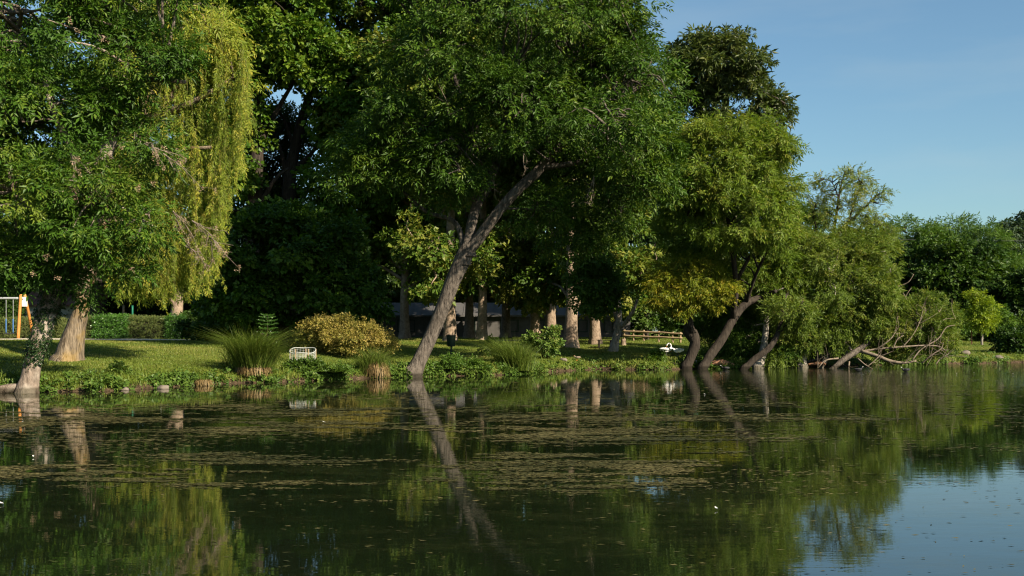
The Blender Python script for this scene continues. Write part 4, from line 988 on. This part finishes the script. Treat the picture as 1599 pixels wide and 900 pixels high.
# swing frame
d = 75; zb = 1.44
def sw(px, py, dd=d): return P(px, py, dd)
r = empty('swing_set', G(27, d), 'orange timber swing frame with grey crossbar at the left edge', 'swing')
top = P(33, 461, 75.0); xr = top[0]
for dy in (-1, 1):
    mb = MB(); 
    f0 = G(28, 75) if dy < 0 else G(53, 76.9)
    tp = top + np.array([-.02 if dy < 0 else .12, .0 if dy < 0 else .25, .05])
    mb.tube([f0 - [0, 0, .2], (f0 + tp) / 2, tp], [.105, .1, .09], 14, .04); mb.build('leg', WOOD, r)
xl = xr - 5.2
for dy in (-1, 1):
    mb = MB(); f0 = np.array([xl - .2, 75 + (0 if dy < 0 else 1.9), 0]); f0[2] = float(ground(f0[0], f0[1])); tp = np.array([xl, 75 + (0 if dy < 0 else .25), top[2]])
    mb.tube([f0 - [0, 0, .2], (f0 + tp) / 2, tp], [.105, .1, .09], 14, .04); mb.build('leg', WOOD, r)
zc = P(33, 466, 75)[2]
mb = MB(); mb.tube([[xl - .1, 75.1, zc], [xr - 2, 75.1, zc], [xr + .08, 75.1, zc]], [.075, .075, .075], 14); mb.build('crossbar', GREYM, r)
mb = MB(); mb.box([xr + .16, 75.16, zc - .22], [.34, .05, .62]); mb.build('bracket_plate', WHITE, r, False)
BLUE = plain('blue_grip', (.05, .13, .3), .5, .1)
for xc in (P(14, 500, 75)[0], P(-60, 500, 75)[0]):
    s = MB(); s.box([xc, 75.1, zc - 2.3], [.62, .26, .05]); seat = s.build('swing_seat', plain('black_rubber', (.03, .03, .032), .8), r, False)
    for e in (-.23, .23):
        c = MB(); c.tube([[xc + e, 75.1, zc - .05], [xc + e, 75.1, zc - 1.2], [xc + e, 75.1, zc - 2.28]], [.017, .017, .017], 6); c.build('chain', GREYM, r)
        c = MB(); c.tube([[xc + e, 75.09, zc - 1.35], [xc + e, 75.09, zc - 1.8], [xc + e, 75.09, zc - 2.26]], [.04, .045, .035], 8); c.build('chain_sleeve', BLUE, r)

# white mesh ring on the bank
b = G(473, 50.2); r = empty('mesh_ring', b, 'low round enclosure of white wire mesh on pegs', 'enclosure'); R = .56; H = .44
NET = plain('white_netting', (.36, .38, .35), .6, .12, 12)
mb = MB(); n = 26
for k in range(n):
    a0 = k / n * 6.2832; a1 = (k + 1) / n * 6.2832
    for j in range(7):
        z = .03 + (H + .13 * math.sin(a0)) * j / 6 + .03 * math.sin(a0 * 3)
        z2 = .03 + (H + .13 * math.sin(a1)) * j / 6 + .03 * math.sin(a1 * 3)
        rr = .024 if j in (0, 6) else .006
        mb.tube([b + [R * math.cos(a0), R * math.sin(a0) * .9, z], b + [R * math.cos(a1), R * math.sin(a1) * .9, z2]], [rr, rr], 4, 0, 1, False)
    mb.tube([b + [R * math.cos(a0), R * .9 * math.sin(a0), .0], b + [R * math.cos(a0), R * .9 * math.sin(a0), H + .13 * math.sin(a0) + .03]], [.006, .006], 4, 0, 1, False)
mb.build('netting', NET, r)
for a in (0.2, 1.5, 3.0, 4.3, 5.3):
    c = MB(); q = b + [R * 1.01 * math.cos(a), R * .91 * math.sin(a), 0]; c.tube([q - [0, 0, .1], q + [0, 0, .3], q + [0, 0, H + .1]], [.028, .027, .024], 8); c.build('peg', PALEW, r)

# rail fence
fa = G(974, 81); fb = G(1064, 79); r = empty('rail_fence', fa, 'low two-rail wooden fence on the lawn, left of the crooked willow', 'fence')
for hz in (.34, .66):
    mb = MB(); pts = [fa + (fb - fa) * q + [0, -.06, hz + rng.normal(0, .01)] for q in np.linspace(-.02, 1.02, 7)]; mb.tube(pts, [.06] * 7, 8, .08); mb.build('rail', PALEW, r)
for q in (.02, .18, .36, .62, .86, .99):
    p = fa + (fb - fa) * q; p[2] = float(ground(p[0], p[1])); mb = MB(); mb.tube([p - [0, 0, .25], p + [0, 0, .4], p + [0, 0, .76]], [.075, .073, .07], 10, .06); mb.build('post', PALEW, r)
# second, shorter plank barrier at the shrub: bench
def bench(label, px, d, w, mat, back=False, h=.45):
    b = G(px, d); r = empty('park_bench', b, label, 'bench')
    for k in range(3): mb = MB(); mb.box(b + [0, -.16 + .16 * k, h], [w, .13, .045]); mb.build('seat_plank', mat, r, False)
    for e in (-1, 1):
        mb = MB(); mb.box(b + [e * w * .38, 0, h / 2 - .06], [.09, .4, h + .07]); mb.build('leg', mat, r, False)
    if back:
        mb = MB(); mb.box(b + [0, .24, h + .28], [w, .045, .14]); mb.build('backrest', mat, r, False)
        for e in (-1, 1): mb = MB(); mb.box(b + [e * w * .38, .28, h * .5 + .2], [.07, .03, h + .4]); mb.build('back_post', mat, r, False)
    return r
bench('pale plank bench behind the widest sedge', 800, 66, 1.75, PALEW)
bench('dark wooden bench in shade left of the forked tree', 945, 72, .95, M['b_dark'])
# stump beside the bench
s0 = G(974, 74); mb = MB(); mb.tube([s0 - [0, 0, .15], s0 + [0, 0, .05], s0 + [.0, 0, .42]], [.2, .17, .15], 14, .15); tag(mb.build('tree_stump', M['b_plane'], None, True, s0), 'short mossy stump on the lawn right of the forked tree foot', 'stump')

# litter bin on a post
BIN = plain('dark_green_bin', (.015, .03, .02), .5, .15)
b = G(705, 58.5); r = empty('litter_bin', b, 'dark green litter bin standing below the lit plane trunk', 'bin')
mb = MB(); mb.tube([b - [0, 0, .1], b + [0, 0, .25], b + [0, 0, .5]], [.045, .045, .045], 10); mb.build('post', BIN, r)
mb = MB(); mb.tube([b + [0, -.02, .42], b + [0, -.02, .45], b + [0, -.02, .95], b + [0, -.02, .98]], [.17, .2, .23, .235], 18, 0, 1); mb.build('basket', BIN, r)
mb = MB(); mb.tube([b + [0, -.02, .965], b + [0, -.02, 1.0]], [.26, .26], 18, 0, 1); mb.build('rim', BIN, r)

# posts over the hedge
p = G(193, 82); mb = MB(); mb.tube([p - [0, 0, .2], p + [0, 0, 1], p + [.02, 0, 2.35]], [.09, .085, .08], 10, .08); tag(mb.build('wooden_post', M['b_plane'], None, True, p), 'brown wooden post showing above the hedge left of the green pole', 'post')
p = G(207, 80); mb = MB(); mb.tube([p - [0, 0, .2], p + [0, 0, 1], p + [0, 0, 2.3]], [.065, .065, .065], 10); mb.box(p + [0, 0, 2.31], [.16, .16, .03]); tag(mb.build('green_pole', plain('green_pole_paint', (.01, .12, .07), .5), None, True, p), 'slim green metal pole above the hedge beside the brown post', 'pole')

# long building behind the planes
ROOF = plain('grey_sheet_roof', (.085, .082, .08), .7, .15, 3); WALL = plain('dull_render', (.075, .07, .065), .9, .2, 3); GLASS = plain('dark_glass', (.02, .028, .024), .08, .1, 2, .6)
def building(label, px0, px1, d, hw, hr, wall, roof, nwin, name='park_building', gable=False, depth=7, z0=1.5):
    x0 = (px0 - 800) / F * d; x1 = (px1 - 800) / F * d; cx = (x0 + x1) / 2; r = empty(name, [cx, d, z0], label, 'building')
    L = x1 - x0
    mb = MB(); mb.box([cx, d + depth / 2, z0 + hw / 2 - .1], [L, depth, hw + .2]); 
    if gable: pass
    mb.build('wall', wall, r, False)
    mb = MB(); ov = .45; t = .14; ym = d + depth / 2
    e = [(d - ov, z0 + hw - .02), (ym, z0 + hw + hr), (d + depth + ov, z0 + hw - .02)]
    V = []
    for X in (x0 - ov, x1 + ov):
        for (y, z) in e: V.append([X, y, z]); V.append([X, y, z + t])
    mb.add(np.array(V), [np.array([[0, 6, 8, 2], [2, 8, 10, 4], [1, 3, 9, 7], [3, 5, 11, 9], [0, 1, 7, 6], [4, 10, 11, 5], [0, 2, 3, 1], [2, 4, 5, 3], [6, 7, 9, 8], [8, 9, 11, 10]])])
    # standing seams / tile rows
    for k in range(int(L / .9)): 
        X = x0 - ov + .3 + k * .9; mb.beam([X, d - ov + .02, z0 + hw + t + .0], [X, ym, z0 + hw + hr + t + .02], .05, .05)
    mb.build('roof', roof, r, False)
    for X in (x0, x1):      # gable ends
        g = MB(); g.add(np.array([[X, d, z0 + hw], [X, ym, z0 + hw + hr - .02], [X, d + depth, z0 + hw], [X + (.1 if X == x0 else -.1), d, z0 + hw], [X + (.1 if X == x0 else -.1), ym, z0 + hw + hr - .02], [X + (.1 if X == x0 else -.1), d + depth, z0 + hw]]), [np.array([[0, 1, 2], [5, 4, 3]]), np.array([[0, 3, 4, 1], [1, 4, 5, 2]])]); g.build('gable', wall, r, False)
    for k in range(nwin):
        wx = x0 + L * (k + .5) / nwin; f = MB(); ww, wh = min(1.4, L / nwin * .5), 1.0; zc = z0 + hw * .55
        for (cx_, cz_, sx_, sz_) in ((0, wh / 2, ww + .16, .08), (0, -wh / 2, ww + .16, .08), (-ww / 2 - .04, 0, .08, wh - .08), (ww / 2 + .04, 0, .08, wh - .08), (0, 0, .06, wh - .08)):
            f.box([wx + cx_, d - .03, zc + cz_], [sx_, .09, sz_])
        fr = f.build('window', WHITE if gable else BIN, r, False)
        g = MB(); g.box([wx, d - .012, zc], [ww, .03, wh - .08]); g.build('pane', GLASS, fr, False)
    return r
building('long low building with a grey sheet roof, behind the plane trunks', 500, 985, 100, 1.8, 1.15, WALL, ROOF, 9)
building('house with reddish tiled roof and white wall, glimpsed right of the hedge end', 268, 345, 100, 1.75, 1.4, plain('white_render', (.72, .7, .66), .9, .06, 3), plain('red_tiles', (.26, .1, .06), .8, .3, 8), 3, 'cottage', True)
building('cream rendered house partly seen behind the orange swing post', 38, 150, 95, 2.6, 1.5, plain('cream_render', (.66, .6, .48), .9, .08, 3), plain('brown_tiles', (.2, .1, .07), .8, .3, 8), 3, 'cottage', True)

# overhead cable in front of the far trees, on its two poles out of the gaps
mb = MB(); A = np.array([P(1300, 372, 118), P(1440, 375, 118), P(1600, 376.5, 118), P(1780, 374, 118)]); mb.tube(A, [.03] * 4, 5)
p0 = A[0]; p1 = A[-1]
cr_ = empty('overhead_cable', A[1], 'thin black overhead cable crossing in front of the pale trees', 'cable')
mb.build('wire', plain('black_cable', (.02, .02, .02), .6), cr_)
for q in (p0, p1):
    g = q.copy(); g[2] = float(ground(q[0], q[1])); m2 = MB(); m2.tube([g - [0, 0, .3], (g + q) / 2, q + [0, 0, .4]], [.14, .12, .1], 10); m2.build('pole', M['b_dark'], cr_)

# logs and stumps along the right shore
def log(name, label, path, mat, cat='log', sides=14):
    mb = MB(); mb.tube([P(a, b, d) for a, b, d, w in path], [w / 2 / F * d for a, b, d, w in path], sides, .2, 5)
    return tag(mb.build(name, mat, None, True, P(*path[0][:3])), label, cat)
log('log', 'reddish brown log lying at the water edge right of the slanting willow trunk', [(1108, 570.5, 62, 9), (1122, 567.5, 62, 12), (1136, 569, 62.2, 10), (1147, 571, 62.3, 5)], M['b_red'])
log('log', 'long dark log lying under the swans at the water edge', [(1008, 574, 61.4, 5), (1030, 572, 61.4, 8), (1055, 571, 61.3, 8), (1078, 573, 61.2, 7)], M['b_dark'])
log('driftwood', 'small pale driftwood block right of the crooked willow foot', [(1079, 570, 61.6, 7), (1085, 567, 61.6, 10), (1090, 568, 61.6, 7)], M['b_pale'], 'driftwood')
log('driftwood', 'reddish driftwood by the foot of the bushy willow', [(1262, 570, 63.6, 4), (1278, 568, 63.4, 6), (1290, 569, 63.2, 4)], M['b_red'], 'driftwood')
log('driftwood', 'pale root wood lying in the water left of the ivy-clad ash', [(-20, 616, 37.4, 12), (5, 609, 37.5, 16), (24, 608, 37.6, 18), (38, 612, 37.6, 14)], M['b_ash'], 'driftwood')
# stones
STONE = plain('grey_stone', (.15, .125, .1), .9, .3, 6)
for (px, py, d, s, lab) in [(1560, 563.5, 73.6, .32, 'grey stone at the water edge near the right frame edge'), (1509, 560, 74, .3, 'grey stone below the right lawn near the lime-yellow tree'), (255, 604, 40.2, .2, 'pale stone in the foot of the left bank'), (195, 607, 39.2, .16, 'small pale stone in the left bank near the ivy-clad ash'), (880, 571, 59.5, .2, 'small brown stone at the lawn edge')]:
    bm = bmesh.new(); bmesh.ops.create_icosphere(bm, subdivisions=3, radius=1)
    for v in bm.verts:
        k = 1 + .35 * (float(fbm(np.array([[v.co.x, v.co.y, v.co.z]]) * 1.3 + px, 3)[0]) - .5) * 2; v.co *= k; v.co.z *= .55
        v.co *= s
    me = bpy.data.meshes.new('stone'); bm.to_mesh(me); bm.free(); me.materials.append(STONE)
    for f in me.polygons: f.use_smooth = True
    o = bpy.data.objects.new('stone', me); COL.objects.link(o); c = P(px, py, d); o.location = (c[0], c[1], max(float(ground(c[0], c[1])), .0) + s * .15); tag(o, lab, 'stone')

# ================================================================== BIRDS
def skin_mesh(chain_list, res=2):
    """chain_list: list of (points, radii) joined at their first point when it coincides"""
    bm = bmesh.new(); lay = bm.verts.layers.skin.verify(); seen = {}
    first = True
    for pts, rad in chain_list:
        prev = None
        for p, rr in zip(pts, rad):
            key = tuple(round(float(v), 4) for v in p)
            v = seen.get(key)
            if v is None:
                v = bm.verts.new(key); seen[key] = v; v[lay].radius = (rr, rr) if np.isscalar(rr) else rr
                if first: v[lay].use_root = True; first = False
            if prev is not None and bm.edges.get((prev, v)) is None: bm.edges.new((prev, v))
            prev = v
    me = bpy.data.meshes.new('tmp'); bm.to_mesh(me); bm.free()
    o = bpy.data.objects.new('tmp', me); COL.objects.link(o)
    o.modifiers.new('s', 'SKIN'); m = o.modifiers.new('u', 'SUBSURF'); m.levels = res; m.render_levels = res
    dg = bpy.context.evaluated_depsgraph_get(); e = o.evaluated_get(dg); out = bpy.data.meshes.new_from_object(e)
    bpy.data.objects.remove(o); return out


def bird(name, label, cat, loc, rz, sc, neck, mat, beakmat, wing=True, legs=True, legmat=None, group=None, beak_l=.1):
    r = empty(name, loc, label, cat, group); r.rotation_euler[2] = rz; r.scale = (sc,) * 3
    body = [((-.46, 0, .42), (.02, .03)), ((-.34, 0, .38), (.09, .07)), ((-.15, 0, .36), (.17, .15)), ((.05, 0, .36), (.19, .17)), ((.2, 0, .39), (.13, .14)), ((.28, 0, .45), (.07, .08))]
    ch = [([b[0] for b in body], [b[1] for b in body]), ([body[-1][0]] + [n[0] for n in neck], [body[-1][1]] + [n[1] for n in neck])]
    me = skin_mesh(ch); me.name = 'body'; me.materials.append(mat)
    for f in me.polygons: f.use_smooth = True
    o = bpy.data.objects.new('body', me); COL.objects.link(o); o.parent = r
    def part(mb, nm, m): 
        q = mb.build(nm, m); q.parent = r; return q
    h = np.array(neck[-1][0]); h0 = np.array(neck[-2][0]); dr = nrm(h - h0)
    mb = MB(); mb.tube([h, h + dr * beak_l * .5, h + dr * beak_l + [0, 0, -.01]], [.032, .024, .008], 8); part(mb, 'beak', beakmat)
    if wing:
        for e in (-1, 1):
            mb = MB(); mb.tube([(.16, e * .12, .42), (0, e * .165, .44), (-.22, e * .12, .45), (-.46, e * .05, .47)], [.05, .1, .085, .012], 10, .1, 5); part(mb, 'wing', mat)
    if legs:
        for e in (-1, 1):
            mb = MB(); mb.tube([(.0, e * .07, .27), (-.03, e * .07, .13), (0.0, e * .07, .03)], [.035, .018, .018], 6); mb.tube([(-.02, e * .07, .015), (.05, e * .07, .015), (.12, e * .07, .01)], [.02, .035, .045], 6); part(mb, 'leg', legmat or beakmat)
    return r
SWAN = plain('swan_white', (.82, .81, .77), .7, .05); ORB = plain('orange_beak', (.5, .16, .03), .5, .1); BLK = plain('coot_black', (.018, .018, .02), .6, .2); WB = plain('white_beak', (.8, .78, .72), .5, .05)
DGREY = plain('dark_leg', (.05, .05, .05), .6)
preen = [((.33, 0, .56), .05), ((.31, 0, .70), .042), ((.22, 0, .79), .04), ((.11, 0, .77), .04), ((.05, 0, .69), .045), ((.03, .0, .62), .04)]
low = [((.34, 0, .52), .05), ((.42, 0, .56), .045), ((.5, 0, .52), .045), ((.53, 0, .43), .045), ((.51, 0, .36), .04)]
bird('swan', 'white swan on the bank with its neck bent back over its body, preening', 'swan', G(1041, 64.5), 0.25, .9, preen, SWAN, ORB, legmat=DGREY)
bird('swan', 'white swan on the bank with its head lowered, right of the preening swan', 'swan', G(1059, 64.6), 3.35, .8, low, SWAN, ORB, legmat=DGREY)
dk = [((.32, 0, .52), .06), ((.35, 0, .6), .055), ((.41, 0, .63), .05)]
bird('mallard', 'small pale brown duck resting on the lawn edge', 'duck', G(902, 60.6), 2.7, .42, dk, plain('duck_brown', (.3, .23, .17), .8, .4, 20), ORB)
for (px, py, rz, lab) in [(1133, 575.5, 3.0, 'black coot swimming beside the reddish log'), (1342, 578, 0.3, 'black coot swimming under the fallen branches'), (1415, 578.5, 3.3, 'black coot swimming out from the tips of the fallen branches')]:
    d = EYE * F / (py + 2 - HOR); c = P(px, py + 2, d); c[2] = -.12
    bird('coot', lab, 'coot', c, rz, .52, dk, BLK, WB, legs=False, group='coots on the pond')

# ================================================================== LIGHT, SKY, CAMERA
SUN_EL, SUN_AZ = math.radians(31), math.radians(132)      # azimuth clockwise from +Y (view direction)
sv = Vector((math.sin(SUN_AZ) * math.cos(SUN_EL), math.cos(SUN_AZ) * math.cos(SUN_EL), math.sin(SUN_EL)))
L = bpy.data.lights.new('sun', 'SUN'); L.energy = 5.0; L.angle = math.radians(.5); L.color = (1, .87, .68)
so = bpy.data.objects.new('sun', L); COL.objects.link(so); so.rotation_euler = sv.to_track_quat('Z', 'Y').to_euler(); so.location = (60, -60, 60)
wd = bpy.data.worlds.new('World'); SC.world = wd; wd.use_nodes = True; nt = wd.node_tree; nt.nodes.clear()
sky = nt.nodes.new('ShaderNodeTexSky'); sky.sky_type = 'NISHITA'; sky.sun_disc = False; sky.sun_elevation = SUN_EL; sky.sun_rotation = SUN_AZ
sky.air_density = 1.0; sky.dust_density = .9; sky.ozone_density = .6
bg = nt.nodes.new('ShaderNodeBackground'); bg.inputs[1].default_value = .053; ow = nt.nodes.new('ShaderNodeOutputWorld')
tn = N(nt, 'ShaderNodeMix', data_type='RGBA', blend_type='MULTIPLY'); tn.inputs[0].default_value = 1; tn.inputs[7].default_value = (.77, 1.0, 1.08, 1)
ct = N(nt, 'ShaderNodeTexCoord'); cm = N(nt, 'ShaderNodeMapping'); cm.inputs['Scale'].default_value = (1, 1, 5); nt.links.new(ct.outputs['Generated'], cm.inputs[0])
cn = N(nt, 'ShaderNodeTexNoise', Scale=3.2, Detail=5.0, Roughness=.55); nt.links.new(cm.outputs[0], cn.inputs[0])
cr = ramp(nt, cn.outputs[0], [(.48, (0, 0, 0)), (.8, (.22, .22, .22))])          # thin high haze cloud
cx = N(nt, 'ShaderNodeMix', data_type='RGBA'); nt.links.new(cr.outputs[0], cx.inputs[0]); nt.links.new(sky.outputs[0], cx.inputs[6]); cx.inputs[7].default_value = (6.2, 5.4, 4.9, 1)
nt.links.new(cx.outputs[2], tn.inputs[6]); nt.links.new(tn.outputs[2], bg.inputs[0]); nt.links.new(bg.outputs[0], ow.inputs[0])
cd = bpy.data.cameras.new('camera'); cam = bpy.data.objects.new('camera', cd); COL.objects.link(cam); SC.camera = cam
cam.location = (0, 0, EYE); cam.rotation_euler = (math.pi / 2, 0, 0)
cd.sensor_width = 36; cd.lens = 36 * F / 1600; cd.shift_y = 68 / 1600; cd.clip_start = .1; cd.clip_end = 3000
SC.view_settings.view_transform = 'Standard'; SC.view_settings.look = 'None'; SC.view_settings.exposure = 1.22; SC.view_settings.gamma = 1; SC.view_settings.use_curve_mapping = False
SC.render.engine = 'CYCLES'; cy = SC.cycles; cy.max_bounces = 6; cy.diffuse_bounces = 1; cy.glossy_bounces = 3; cy.transmission_bounces = 3; cy.transparent_max_bounces = 4
cy.caustics_reflective = False; cy.caustics_refractive = False; cy.sample_clamp_indirect = 4; cy.filter_width = 1.15
print('quads', sum(len(o.data.polygons) for o in bpy.data.objects if o.type == 'MESH'))
